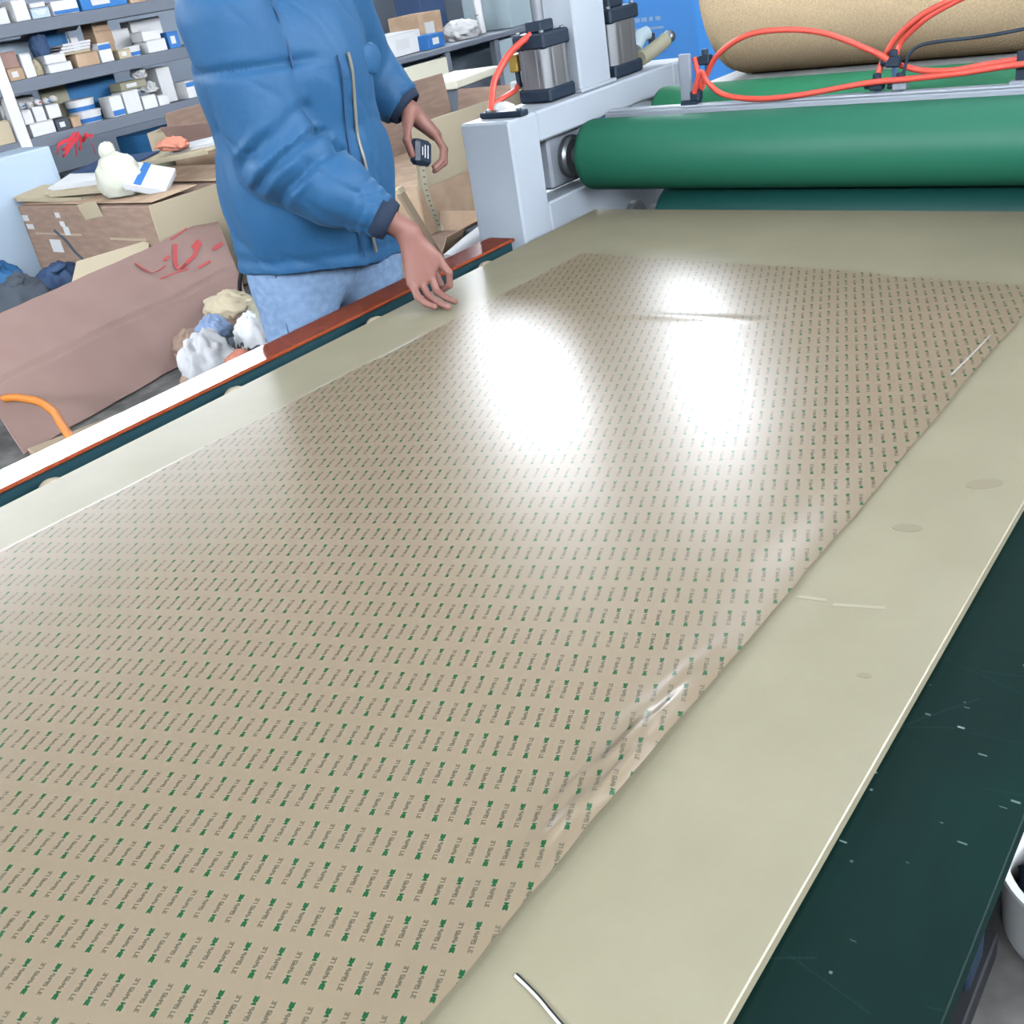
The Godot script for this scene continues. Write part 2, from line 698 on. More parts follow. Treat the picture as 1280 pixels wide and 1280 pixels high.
# strokes of the letters used in the print, on a grid 4 wide and 6 high
const GLYPH := {
	"3": [[0, 6, 4, 6], [4, 6, 4, 0], [4, 0, 0, 0], [1, 3, 4, 3]],
	"M": [[0, 0, 0, 6], [0, 6, 2, 2.4], [2, 2.4, 4, 6], [4, 6, 4, 0]],
	"9": [[4, 0, 4, 6], [4, 6, 0, 6], [0, 6, 0, 3], [0, 3, 4, 3]],
	"4": [[3, 0, 3, 6], [3, 6, 0, 2], [0, 2, 4, 2]],
	"5": [[4, 6, 0, 6], [0, 6, 0, 3.4], [0, 3.4, 4, 3.4], [4, 3.4, 4, 0], [4, 0, 0, 0]],
	"L": [[0, 6, 0, 0], [0, 0, 4, 0]],
	"E": [[4, 6, 0, 6], [0, 6, 0, 0], [0, 0, 4, 0], [0, 3, 3, 3]],
}

func draw_text(im: Image, text: String, at: Vector2, along: Vector2, up: Vector2, cw: float, ch: float, gap: float, thick: float, col: Color, mixk: float) -> void:
	for ch1 in text:
		if GLYPH.has(ch1):
			for s in GLYPH[ch1]:
				var a: Vector2 = at + along * (s[0] / 4.0 * cw) + up * (s[1] / 6.0 * ch)
				var b: Vector2 = at + along * (s[2] / 4.0 * cw) + up * (s[3] / 6.0 * ch)
				var lo := a.min(b) - Vector2.ONE * (thick + 1)
				var hi := a.max(b) + Vector2.ONE * (thick + 1)
				for y in range(int(lo.y), int(hi.y) + 1):
					for x in range(int(lo.x), int(hi.x) + 1):
						var q := Geometry2D.get_closest_point_to_segment(Vector2(x, y), a, b)
						var k := clampf(thick + 0.5 - q.distance_to(Vector2(x, y)), 0.0, 1.0) * mixk
						if k > 0.0:
							var xx := posmod(x, im.get_width())
							var yy := posmod(y, im.get_height())
							im.set_pixel(xx, yy, im.get_pixel(xx, yy).lerp(col, k))
		at += along * (cw + gap)

func print_cell() -> Image:
	var w := 360
	var h := 512
	var im := Image.create(w, h, true, Image.FORMAT_RGB8)
	var base := rgb(149, 133, 109)
	for y in h:
		for x in w:
			im.set_pixel(x, y, base)
	var green := rgb(2, 84, 42)
	var grey := rgb(88, 83, 66)
	# the string that starts at the far end and reads towards the viewer: letters stand towards +x
	var st := Vector2(60, 84)
	draw_text(im, "3M", st + Vector2(0, 0), Vector2(0, 1), Vector2(1, 0), 32, 34, 10, 9.0, green, 1.0)
	draw_text(im, "9495", st + Vector2(4, 106), Vector2(0, 1), Vector2(1, 0), 23, 38, 12, 6.4, grey, 0.8)
	draw_text(im, "LE", st + Vector2(4, 270), Vector2(0, 1), Vector2(1, 0), 23, 38, 12, 6.4, grey, 0.8)
	# the other one reads away from the viewer
	var s2 := Vector2(286, 428)
	draw_text(im, "3M", s2, Vector2(0, -1), Vector2(-1, 0), 32, 34, 10, 9.0, green, 1.0)
	draw_text(im, "9495", s2 + Vector2(-4, -106), Vector2(0, -1), Vector2(-1, 0), 23, 38, 12, 6.4, grey, 0.8)
	draw_text(im, "LE", s2 + Vector2(-4, -270), Vector2(0, -1), Vector2(-1, 0), 23, 38, 12, 6.4, grey, 0.8)
	im.generate_mipmaps()
	return im

# ---------------------------------------------------------------- the scene
func _ready() -> void:
	rng.seed = 7
	noise.seed = 5
	noise.frequency = 0.02
	noise.fractal_octaves = 3
	setup_view()
	materials()
	room()
	machine_bed()
	press()
	person()
	shelves()
	floor_clutter()
	far_clutter()

func setup_view() -> void:
	var cam := Camera3D.new()
	cam.name = "camera"
	cam.fov = 53.1301
	cam.near = 0.02
	cam.far = 60.0
	cam.transform = Transform3D(Basis(Vector3(0.791049, -0.155023, -0.591785), Vector3(-0.177627, 0.867480, -0.464680), Vector3(0.585398, 0.472702, 0.658683)), Vector3(0, 1.4, 0))
	add_child(cam)
	cam.current = true
	var we := WorldEnvironment.new()
	we.name = "world"
	var e := Environment.new()
	e.background_mode = Environment.BG_SKY
	var sky := Sky.new()
	var sm := ProceduralSkyMaterial.new()
	sm.sky_top_color = Color(0.93, 0.96, 1.0)
	sm.sky_horizon_color = Color(0.97, 0.98, 1.0)
	sm.ground_bottom_color = Color(0.55, 0.55, 0.55)
	sm.ground_horizon_color = Color(0.85, 0.87, 0.9)
	sm.sky_energy_multiplier = 20.0
	sm.ground_energy_multiplier = 6.0
	sky.sky_material = sm
	e.background_energy_multiplier = 1.0
	e.sky = sky
	e.tonemap_mode = Environment.TONE_MAPPER_LINEAR
	e.tonemap_exposure = 0.0235
	e.sdfgi_enabled = true
	e.ssao_enabled = true
	e.ssil_enabled = true
	we.environment = e
	add_child(we)

# a wall with rectangular openings: runs along one axis, openings given as [from, to, low, high]
func wall(called: String, a: Vector3, b: Vector3, height: float, th: float, holes: Array) -> void:
	var st := begin()
	var d := (b - a)
	var l := d.length()
	d = d.normalized()
	var nrm := d.cross(Vector3.UP)
	var basis := Basis(d, Vector3.UP, nrm)
	var s := 0.0
	var seg := func(u0: float, u1: float, y0: float, y1: float) -> void:
		if u1 - u0 > 0.001 and y1 - y0 > 0.001:
			abox(st, Vector3(u1 - u0, y1 - y0, th), 0.002, a + d * ((u0 + u1) / 2) + Vector3.UP * ((y0 + y1) / 2), basis)
	for h in holes:
		seg.call(s, h[0], 0.0, height)
		seg.call(h[0], h[1], 0.0, h[2])
		seg.call(h[0], h[1], h[3], height)
		s = h[1]
	seg.call(s, l, 0.0, height)
	struct(called, st.commit(), M["wall"])
	for h in holes:
		var w: float = h[1] - h[0]
		var hh: float = h[3] - h[2]
		var mid: Vector3 = a + d * ((h[0] + h[1]) / 2) + Vector3.UP * ((h[2] + h[3]) / 2)
		var f := begin()
		for sx in [-1.0, 1.0]:
			abox(f, Vector3(0.07, hh, 0.08), 0.004, Vector3(sx * (w / 2 - 0.035), 0, 0))
			abox(f, Vector3(w, 0.07, 0.08), 0.004, Vector3(0, sx * (hh / 2 - 0.035), 0))
		var bars := int(w / 1.1)
		for k in range(1, bars):
			abox(f, Vector3(0.05, hh, 0.06), 0.004, Vector3(-w / 2 + w * k / bars, 0, 0))
		win += 1
		var fr := struct("window_%d" % win, f.commit(), M["post_white"], mid)
		fr.basis = basis
		var pn := part("pane", rbox(Vector3(w - 0.14, hh - 0.14, 0.006), 0.001), M["glass"], fr)
		pn.set_meta("kind", "structure")

var win := 0

func room() -> void:
	var x0 := -9.2
	var x1 := 6.0
	var z0 := -10.0
	var z1 := 6.0
	var f := bb(Vector3(x0 - 0.3, -0.2, z0 - 0.3), Vector3(x1 + 0.3, 0.0, z1 + 0.3), 0.002)
	struct("floor", f[0], M["concrete"], f[1])
	wall("wall_left", Vector3(x0 - 0.1, 0, z1), Vector3(x0 - 0.1, 0, z0), 6.0, 0.2, [[1.6, 5.4, 3.2, 5.4], [7.6, 13.6, 3.1, 3.66]])  # first opening is unseen, added for its light
	wall("wall_back", Vector3(x0, 0, z0 - 0.1), Vector3(x1, 0, z0 - 0.1), 6.0, 0.2, [[0.1, 2.1, 3.0, 5.8], [3.2, 4.25, 3.45, 5.8], [12.0, 14.6, 3.0, 5.4]])
	wall("wall_right", Vector3(x1 + 0.1, 0, z0), Vector3(x1 + 0.1, 0, z1), 6.0, 0.2, [[1.0, 7.0, 2.8, 5.0], [8.6, 14.6, 2.8, 5.0]])  # unseen windows, added to light upright faces
	wall("wall_front", Vector3(x1, 0, z1 + 0.1), Vector3(x0, 0, z1 + 0.1), 6.0, 0.2, [[1.0, 6.6, 3.2, 4.8], [8.0, 14.2, 3.2, 4.8]])  # unseen windows behind the camera, added to light the faces in view
	# ceiling; its long roof lights are unseen, added for more ambient light
	var st := begin()
	var strips := [x0 - 0.3, -5.5, -5.3, -1.6, -1.4, 2.6, 2.8, x1 + 0.3]
	for k in range(0, 8, 2):
		abox(st, Vector3(strips[k + 1] - strips[k], 0.2, z1 - z0 + 0.6), 0.002, Vector3((strips[k] + strips[k + 1]) / 2, 6.1, (z0 + z1) / 2))
	for k in range(1, 7, 2):
		for zz in [z0 - 0.3 + 0.6, z1 + 0.3 - 0.6]:
			abox(st, Vector3(strips[k + 1] - strips[k], 0.2, 1.2), 0.002, Vector3((strips[k] + strips[k + 1]) / 2, 6.1, zz))
	struct("ceiling", st.commit(), M["ceiling"])
	for k in range(1, 7, 2):
		win += 1
		var p := struct("window_%d" % win, rbox(Vector3(strips[k + 1] - strips[k], 0.02, z1 - z0 - 1.8), 0.002), M["glass"], Vector3((strips[k] + strips[k + 1]) / 2, 6.1, (z0 + z1) / 2))
		for q in 7:
			part("glazing_bar", rbox(Vector3(strips[k + 1] - strips[k], 0.05, 0.05)), M["post_white"], p, Vector3(0, -0.04, -6.6 + q * 2.2))

# ---------------------------------------------------------------- the bed of the machine
func film_left(z: float) -> float:
	return lerpf(-1.588, -1.522, clampf((z + 0.5) / -1.66, -0.7, 1.0)) + 0.004 * noise.get_noise_1d(z * 260.0)

func film_right(z: float) -> float:
	return lerpf(-0.440, -0.408, clampf((z + 0.3) / -1.76, -0.5, 1.0)) + 0.004 * noise.get_noise_1d(z * 150.0 + 80.0)

func film_far(x: float) -> float:
	var t := (x + 1.522) / 1.1
	var notch := 0.016 * exp(-pow((x + 0.70) / 0.035, 2.0)) + 0.012 * clampf((x + 0.70) / 0.03, 0.0, 1.0)
	return lerpf(-2.162, -2.075, t) + 0.008 * noise.get_noise_1d(x * 300.0 + 30.0) + notch

func film_point(u: float, v: float) -> Vector3:
	var zn := 0.5
	var z := lerpf(zn, -2.13, v)
	var x := lerpf(film_left(z), film_right(z), u)
	z = lerpf(zn, film_far(x), v)
	var y := 0.7012
	# long low waves, lifted and crinkled right edge
	y += 0.0012 * (noise.get_noise_2d(x * 60.0, z * 40.0) + 0.6)
	var e := smoothstep(0.93, 1.0, u)
	var near := smoothstep(-1.15, -0.55, z)
	y += e * near * (0.006 + 0.003 * noise.get_noise_2d(z * 260.0, x * 60.0))
	y += e * (1.0 - near) * 0.002
	var cr := smoothstep(0.955, 0.985, u) * (1.0 - smoothstep(0.985, 1.0, u))
	y += 0.0035 * cr * exp(-pow((z + 0.60) / 0.12, 2.0)) * (1.0 + 0.6 * noise.get_noise_2d(z * 900.0, x * 500.0))
	var cw := smoothstep(0.945, 0.97, u) * (1.0 - smoothstep(0.985, 1.0, u)) * exp(-pow((z + 0.60) / 0.15, 2.0))
	y += 0.0014 * cw * (sin(u * 260.0 + z * 40.0) + 0.6 * sin(u * 430.0 - z * 26.0 + 1.0))
	# a shallow crease near the far end, where the sheet was folded
	y += 0.0022 * exp(-pow((z + 1.77 + 0.06 * (x + 1.0)) / 0.018, 2.0)) * smoothstep(-1.35, -1.15, x) * (1.0 - smoothstep(-0.95, -0.80, x))
	return Vector3(x, y, z)

func film_uv(p: Vector3) -> Vector2:
	var r := Vector2(0.933, -0.361)
	var t := Vector2(0.361, 0.933)
	var q := Vector2(p.x + 0.9114, p.z + 0.2065)
	return Vector2(q.dot(r) / 0.03255 + 83.0 / 360.0, q.dot(t) / 0.0462 + 122.0 / 512.0)

func machine_bed() -> void:
	# the cream board that lies on the rollers
	var bd := bb(Vector3(-1.757, 0.685, -2.585), Vector3(-0.2475, 0.700, 0.62), 0.0014)
	var board := one("panel_board", bd[0], M["board"], "long cream coloured board lying on the roller bed under the printed film", "board", bd[1])
	# lifted cut in the board's own masking skin near the viewer
	var cutp := [Vector3(-0.406, 0.7003, -0.3655), Vector3(-0.393, 0.7005, -0.3625), Vector3(-0.377, 0.7007, -0.358), Vector3(-0.363, 0.7008, -0.353), Vector3(-0.345, 0.7008, -0.347), Vector3(-0.325, 0.7006, -0.341)]
	part("torn_skin", ribbon(cutp.map(func(p): return p + Vector3(-0.0006, 0.0002, 0.0019) - bd[1]), Vector3(0.3, 0.05, 0.9), 0.0028, 0.0003), M["paper"], board)
	part("tear_line", ribbon(cutp.map(func(p): return p + Vector3(0.0, 0.0006, 0.0) - bd[1]), Vector3(0.3, 0, -0.95), 0.0013, 0.0004), M["black_soft"], board)
	var film := sheet(240, 260, film_point, 0.0006, film_uv)
	for q in [[Vector3(-0.303, 0.7003, -1.27), 0.016, 0.6], [Vector3(-0.355, 0.7003, -1.128), 0.012, 0.3], [Vector3(-0.30, 0.7003, -0.83), 0.005, 0.2]]:
		var sm := part("stain", cyl(q[1], 0.0005, 0.0001, 20), M["stain"], board, q[0] - bd[1], Vector3(0, q[2], 0))
		sm.scale = Vector3(1.5, 1, 0.8)
	for q in [[Vector3(-0.418, 0.7004, -0.935), Vector3(-0.385, 0.7004, -0.941)], [Vector3(-0.375, 0.7004, -0.936), Vector3(-0.322, 0.7004, -0.952)]]:
		part("scuff", ribbon([q[0] - bd[1], q[1] - bd[1]], Vector3(0.1, 0, 1), 0.006, 0.0004), M["board_edge"], board)
	var lf := one("liner_film", film, M["liner"], "glossy brown release film with rows of green and grey print laid on the cream board", "film sheet")
	var le := []
	for k in 40:
		var zq := 0.48 - 2.62 * k / 39.0
		le.append(Vector3(film_left(zq) - 0.001, 0.7016, zq))
	part("edge_highlight", ribbon(le, Vector3(1, 0, 0), 0.007, 0.0006, 3), M["edge_highlight"], lf)  # clear film edge, its highlight put into the pale colour
	part("fold_glint", ribbon([Vector3(-0.444, 0.7042, -1.602), Vector3(-0.438, 0.7042, -1.70), Vector3(-0.434, 0.7042, -1.787)], Vector3(1, 0, 0), 0.0035, 0.0005), M["edge_highlight"], lf)  # glint on a fold of the film, laid on as a pale strip

	# frame of the bed, right side plate, rails, rollers
	var bed := thing("roller_bed", "dark green machine bed with red brown rail and legs carrying the cream board", "machine bed", Vector3(-1.0, 0, -1.0))
	var o := Vector3(-1.0, 0, -1.0)
	var pl := PlaneMesh.new()
	var sp := bb(Vector3(-0.34, 0.660, -2.5), Vector3(-0.121, 0.6845, 0.62), 0.004)
	part("side_plate", plate_mesh(sp[0].get_aabb().size), M["green_plate"], bed, sp[1] - o)
	var skirt := bb(Vector3(-0.222, 0.050, -1.08), Vector3(-0.196, 0.100, 0.62), 0.003)
	part("floor_rail", skirt[0], M["black_soft"], bed, skirt[1] - o)
	var inner := bb(Vector3(-1.872, 0.50, -2.3), Vector3(-1.862, 0.690, 0.62), 0.002)
	part("inner_wall", inner[0], M["teal"], bed, inner[1] - o)
	var pan := bb(Vector3(-1.862, 0.50, -2.31), Vector3(-0.30, 0.51, 0.62), 0.002)
	part("drip_pan", pan[0], M["teal"], bed, pan[1] - o)
	var rail := bb(Vector3(-1.925, 0.691, -2.28), Vector3(-1.832, 0.700, 0.62), 0.003)
	part("rail", rail[0], M["rail_red"], bed, rail[1] - o)
	var rail2 := bb(Vector3(-1.925, 0.40, -2.28), Vector3(-1.900, 0.691, 0.62), 0.003)
	part("rail_web", rail2[0], M["rail_red"], bed, rail2[1] - o)
	for zz in [-2.2, -1.0, 0.45]:
		for xx in [-1.88, -0.24]:
			var lg := bb(Vector3(xx - 0.035, 0.0, zz - 0.035), Vector3(xx + 0.035, 0.655, zz + 0.035), 0.004)
			part("leg", lg[0], M["black_part"], bed, lg[1] - o)
	for zz in [-2.2, -1.0, 0.45]:
		var cb := bb(Vector3(-1.86, 0.42, zz - 0.03), Vector3(-0.22, 0.498, zz + 0.03), 0.004)
		part("cross_beam", cb[0], M["black_part"], bed, cb[1] - o)
	for k in 6:
		var zr := 0.116 - 0.446 * k
		var rm := lathe([Vector2(0, -0.755), Vector2(0.024, -0.755), Vector2(0.029, -0.75), Vector2(0.031, -0.735), Vector2(0.031, 0.752), Vector2(0.027, 0.766), Vector2(0.018, 0.774), Vector2(0.0, 0.776)], 28, false)
		part("roller", rm, M["roller_cream"], bed, Vector3(-1.06, 0.6538, zr) - o, Vector3(0, 0, PI / 2))
	pl = null

func plate_mesh(size: Vector3) -> ArrayMesh:
	var st := begin()
	var src := rbox(size, 0.0012)
	var a := src.surface_get_arrays(0)
	var v: PackedVector3Array = a[Mesh.ARRAY_VERTEX]
	var n: PackedVector3Array = a[Mesh.ARRAY_NORMAL]
	for k in v.size():
		st.set_normal(n[k])
		st.set_uv(Vector2((v[k].x / size.x + 0.5) * 0.32, v[k].z / 0.9 + v[k].y))
		st.add_vertex(v[k])
	return st.commit()

# ---------------------------------------------------------------- the press with its green rollers
func bolt(parent: Node, at: Vector3, r := 0.008) -> void:
	part("bolt", cyl(r, 0.008, 0.002, 6), M["steel"], parent, at)

func side_frame(called: String, label: String, xl: float, xr: float, inner_right: bool) -> void:
	var o := Vector3((xl + xr) / 2, 0, -2.83)
	var t := thing(called, label, "press frame", o)
	var w := xr - xl
	var a := bb(Vector3(xl, 0.0, -2.46), Vector3(xr, 1.005, -2.325), 0.006)
	part("front_post", a[0], M["steel_white"], t, a[1] - o)
	a = bb(Vector3(xl, 0.0, -3.36), Vector3(xr, 1.005, -3.24), 0.006)
	part("rear_post", a[0], M["steel_white"], t, a[1] - o)
	a = bb(Vector3(xl, 0.922, -3.24), Vector3(xr, 1.005, -2.46), 0.006)
	part("top_beam", a[0], M["steel_white"], t, a[1] - o)
	a = bb(Vector3(xl, 0.0, -3.24), Vector3(xr, 0.752, -2.46), 0.006)
	part("lower_beam", a[0], M["steel_white"], t, a[1] - o)
	# sliding bearing block in the window
	var ix := xr - 0.05 if inner_right else xl + 0.05
	a = bb(Vector3(minf(ix, ix - 0.06), 0.762, -2.76), Vector3(ix, 0.915, -2.56), 0.008)
	var blk := part("bearing_block", a[0], M["alu_rail"], t, a[1] - o)
	part("bearing_cap", cyl(0.062, 0.03, 0.008, 32), M["steel"], blk, Vector3(0.04 if inner_right else -0.04, 0, 0), Vector3(0, 0, PI / 2))
	a = bb(Vector3(xl + 0.03, 0.752, -2.92), Vector3(xr - 0.01, 0.790, -2.84), 0.004)
	part("slide_stop", a[0], M["black_part"], t, a[1] - o)

func cylinder(called: String, label: String, at: Vector3, w: float, dz: float, h: float) -> Node3D:
	var t := thing(called, label, "pneumatic cylinder", at, 0.0, "")
	part("lower_cap", rbox(Vector3(w, 0.038, dz), 0.006), M["black_part"], t, Vector3(0, 0.019, 0))
	# extruded barrel: four rounded ribs and flats
	var pts := PackedVector2Array()
	for k in 96:
		var an := TAU * k / 96
		var r: float = 0.5 * minf(1.0 / maxf(absf(cos(an)), absf(sin(an))), 1.22)
		r *= 0.94 - 0.03 * exp(-pow((absf(fposmod(an + PI / 4, PI / 2) - PI / 4) - 0.42) / 0.07, 2.0))
		pts.append(Vector2(cos(an) * r * w, sin(an) * r * dz))
	var st := begin()
	var y0 := 0.038
	var y1 := h - 0.04
	for k in 96:
		var p := pts[k]
		var q := pts[(k + 1) % 96]
		var out := Vector3(p.x + q.x, 0, p.y + q.y)
		quad(st, Vector3(p.x, y0, p.y), Vector3(q.x, y0, q.y), Vector3(q.x, y1, q.y), Vector3(p.x, y1, p.y), out)
	part("barrel", st.commit(), M["aluminium"], t)
	part("upper_cap", rbox(Vector3(w, 0.042, dz), 0.006), M["black_part"], t, Vector3(0, h - 0.021, 0))
	for sx in [-1, 1]:
		for sz in [-1, 1]:
			bolt(t, Vector3(sx * (w / 2 - 0.016), h + 0.003, sz * (dz / 2 - 0.016)))
	part("rod_guide", rbox(Vector3(w * 0.5, 0.03, dz * 0.5), 0.004), M["black_part"], t, Vector3(0, h + 0.015, 0))
	part("piston_rod", cyl(0.017, 0.16, 0.002), M["steel"], t, Vector3(0, h + 0.10, 0))
	return t

func roller_mesh(r: float, l: float, lip: float) -> ArrayMesh:
	return lathe([Vector2(0, -l / 2), Vector2(r - lip * 0.9, -l / 2), Vector2(r - lip * 0.45, -l / 2 + lip * 0.15), Vector2(r - lip * 0.12, -l / 2 + lip * 0.5), Vector2(r, -l / 2 + lip), Vector2(r, l / 2 - lip), Vector2(r - lip * 0.12, l / 2 - lip * 0.5), Vector2(r - lip * 0.9, l / 2), Vector2(0, l / 2)], 96, true)

func press() -> void:
	side_frame("roller_press", "white steel press frame at the left end of the green rollers carrying two cylinders", -2.005, -1.83, true)
	side_frame("roller_press", "white steel press frame at the far right end of the green rollers", -0.085, 0.09, false)
	var z := PI / 2
	var up := thing("press_roller", "large green rubber roller in front, right above the end of the cream board", "roller", Vector3(-0.96, 0.842, -2.66), 0.0)
	part("rubber_sleeve", roller_mesh(0.1, 1.70, 0.03), M["green_rubber"], up, Vector3.ZERO, Vector3(0, 0, z))
	part("shaft", cyl(0.025, 1.82, 0.003), M["steel"], up, Vector3.ZERO, Vector3(0, 0, z))
	var lo := thing("press_roller", "lower green roller half hidden below the large front roller, behind the board end", "roller", Vector3(-0.86, 0.640, -2.70), 0.0)
	part("rubber_sleeve", roller_mesh(0.1, 1.44, 0.02), M["green_shaded"], lo, Vector3.ZERO, Vector3(0, 0, z))
	part("shaft", cyl(0.022, 1.84, 0.003), M["steel"], lo, Vector3.ZERO, Vector3(0, 0, z))
	part("collar", cyl(0.045, 0.03, 0.004), M["aluminium"], lo, Vector3(-0.76, 0, 0), Vector3(0, 0, z))
	part("collar", cyl(0.055, 0.025, 0.004), M["steel"], lo, Vector3(-0.83, 0, 0), Vector3(0, 0, z))
	var rear := thing("press_roller", "second green roller lying behind the grey rail and the red hoses", "roller", Vector3(-0.94, 0.866, -3.02), 0.0)
	part("rubber_sleeve", roller_mesh(0.1, 1.64, 0.025), M["green_side"], rear, Vector3.ZERO, Vector3(0, 0, z))
	part("shaft", cyl(0.025, 1.80, 0.003), M["steel"], rear, Vector3.ZERO, Vector3(0, 0, z))
	# rail over the rollers
	var rl := thing("cross_rail", "long grey aluminium rail running over the green rollers", "rail", Vector3(-0.96, 0.920, -2.815), 0.0)
	part("profile", rbox(Vector3(1.72, 0.03, 0.06), 0.003), M["alu_rail"], rl)
	part("top_strip", rbox(Vector3(1.72, 0.006, 0.035), 0.002), M["steel_white"], rl, Vector3(0, 0.017, -0.008))
	part("slot", rbox(Vector3(1.70, 0.004, 0.002), 0.0005), M["cabinet_grey"], rl, Vector3(0, -0.004, 0.0295))
	var br := thing("hose_bracket", "light grey upright plate on the left end of the aluminium rail", "bracket", Vector3(-1.558, 0.938, -2.83))
	part("plate", rbox(Vector3(0.036, 0.125, 0.012), 0.002), M["alu_rail"], br, Vector3(0, 0.075, 0))
	part("foot", rbox(Vector3(0.05, 0.012, 0.04), 0.002), M["black_part"], br, Vector3(0.012, 0.006, 0))
	part("clamp", rbox(Vector3(0.03, 0.03, 0.03), 0.005), M["black_part"], br, Vector3(0.03, 0.024, 0.0))
	var br2 := thing("hose_bracket", "dark blue grey upright plate at the right end of the aluminium rail", "bracket", Vector3(-0.655, 0.938, -2.83))
	part("plate", rbox(Vector3(0.03, 0.075, 0.014), 0.002), M["black_part"], br2, Vector3(0, 0.0375, 0))
	part("foot", rbox(Vector3(0.045, 0.010, 0.035), 0.002), M["alu_rail"], br2, Vector3(-0.004, 0.005, 0))
	# fittings on the hoses
	var fits := [[Vector3(-1.005, 0.958, -2.83), "black hose fitting standing on the rail below the fork of the red hoses"], [Vector3(-0.972, 1.008, -2.855), "black hose fitting held in the air where the red hoses cross"], [Vector3(-0.945, 0.955, -2.83), "grey valve block on the rail beside the black hose fittings"], [Vector3(-1.508, 1.052, -2.86), "small black fitting cluster next to the upright grey plate"]]
	for k in 4:
		var ft := thing("hose_fitting", fits[k][1], "hose fitting", fits[k][0])
		var bm: Material = M["alu_rail"] if k == 2 else M["black_part"]
		part("body", rbox(Vector3(0.036, 0.026, 0.028), 0.004), bm, ft)
		part("nut", cyl(0.011, 0.016, 0.002, 6), M["black_part"], ft, Vector3(0.0, 0.02, 0))
		part("nut", cyl(0.010, 0.016, 0.002, 6), M["black_part"], ft, Vector3(-0.024, 0.0, 0), Vector3(0, 0, z))
		part("stem", cyl(0.007, 0.03, 0.002, 10), M["navy"], ft, Vector3(0.004, -0.022, 0))
	hoses()
	# cylinders on the frame
	var c1 := cylinder("air_cylinder", "silver air cylinder with dark caps nearer the viewer on the white frame", Vector3(-1.925, 1.007, -2.655), 0.115, 0.135, 0.185)
	part("speed_valve", rbox(Vector3(0.03, 0.048, 0.032), 0.003), M["brass"], c1, Vector3(-0.072, 0.112, 0.04))
	part("valve_stem", cyl(0.008, 0.045, 0.002, 10), M["black_part"], c1, Vector3(-0.070, 0.068, 0.04))
	part("port_elbow", rbox(Vector3(0.034, 0.024, 0.024), 0.004), M["white_plastic"], c1, Vector3(-0.085, 0.05, 0.035))
	cylinder("air_cylinder", "silver air cylinder with dark caps farther back, behind the white column", Vector3(-1.925, 1.007, -3.035), 0.115, 0.17, 0.20)
	var col := thing("press_column", "white square column standing between the two air cylinders", "column", Vector3(-1.927, 1.005, -2.835))
	part("tube", rbox(Vector3(0.12, 0.80, 0.17), 0.006), M["steel_white"], col, Vector3(0, 0.401, 0))
	part("base_plate", rbox(Vector3(0.14, 0.010, 0.20), 0.002), M["steel_white"], col, Vector3(0, 0.005, 0))
	var plt := thing("top_plate", "small black steel strip bolted on top of the white frame corner", "plate", Vector3(-1.90, 1.006, -2.40))
	part("strip", rbox(Vector3(0.15, 0.016, 0.035), 0.003), M["black_part"], plt, Vector3(0, 0.008, 0))
	for k in [-0.055, 0.055]:
		bolt(plt, Vector3(k, 0.018, 0))
	var wf := thing("hose_end", "crumpled white plastic end cap lying on the frame top by the red hose", "fitting", Vector3(-1.945, 1.006, -2.46))
	part("cap", blob(Vector3(0.045, 0.022, 0.02), 0.3, 5, 2.0, true, 12), M["white_plastic"], wf, Vector3(0, 0.011, 0))
	# mufflers behind the second cylinder
	var gl := thing("muffler", "dull grey pipe muffler lying on the frame beam behind the rear cylinder", "muffler", Vector3(-1.90, 1.035, -3.235))
	part("barrel", tube([Vector3(-0.01, 0.0, 0.06), Vector3(0, 0.012, 0.0), Vector3(0.015, 0.035, -0.07)], 0.024, 14), M["olive"], gl)
	part("nose", cyl(0.018, 0.03, 0.004), M["steel"], gl, Vector3(0.018, 0.043, -0.09), Vector3(PI / 2.6, 0, 0))
	var gl2 := thing("muffler", "short grey muffler propped above the other one by the rear cylinder", "muffler", Vector3(-1.93, 1.095, -3.20))
	part("barrel", tube([Vector3(0, -0.03, 0.02), Vector3(0.0, 0.0, -0.02), Vector3(0.01, 0.008, -0.05)], 0.022, 14), M["cabinet_grey"], gl2)
	part("nose", cyl(0.012, 0.05, 0.004), M["black_part"], gl2, Vector3(0.012, -0.02, -0.07))
	# roll of felt on the outfeed and its white core board
	var fr := thing("felt_roll", "huge roll of tan coarse felt lying across behind the rollers", "felt roll", Vector3(-0.53, 1.225, -3.62))
	part("felt", lathe([Vector2(0, -1.24), Vector2(0.29, -1.24), Vector2(0.31, -1.225), Vector2(0.32, -1.19), Vector2(0.32, 1.19), Vector2(0.31, 1.225), Vector2(0.29, 1.24), Vector2(0, 1.24)], 96, false), M["felt"], fr, Vector3.ZERO, Vector3(0, 0, z))
	part("core", cyl(0.05, 2.52, 0.004), M["kraft"], fr, Vector3.ZERO, Vector3(0, 0, z))
	var ot := thing("outfeed_table", "white topped outfeed table under the roll of tan felt", "table", Vector3(-0.60, 0, -3.83))
	part("top", rbox(Vector3(2.45, 0.04, 0.9), 0.004), M["white_plastic"], ot, Vector3(0, 0.885, 0))
	for sx in [-1.1, 1.1]:
		for sz in [-0.4, 0.4]:
			part("leg", rbox(Vector3(0.06, 0.865, 0.06), 0.004), M["steel_white"], ot, Vector3(sx, 0.4325, sz))

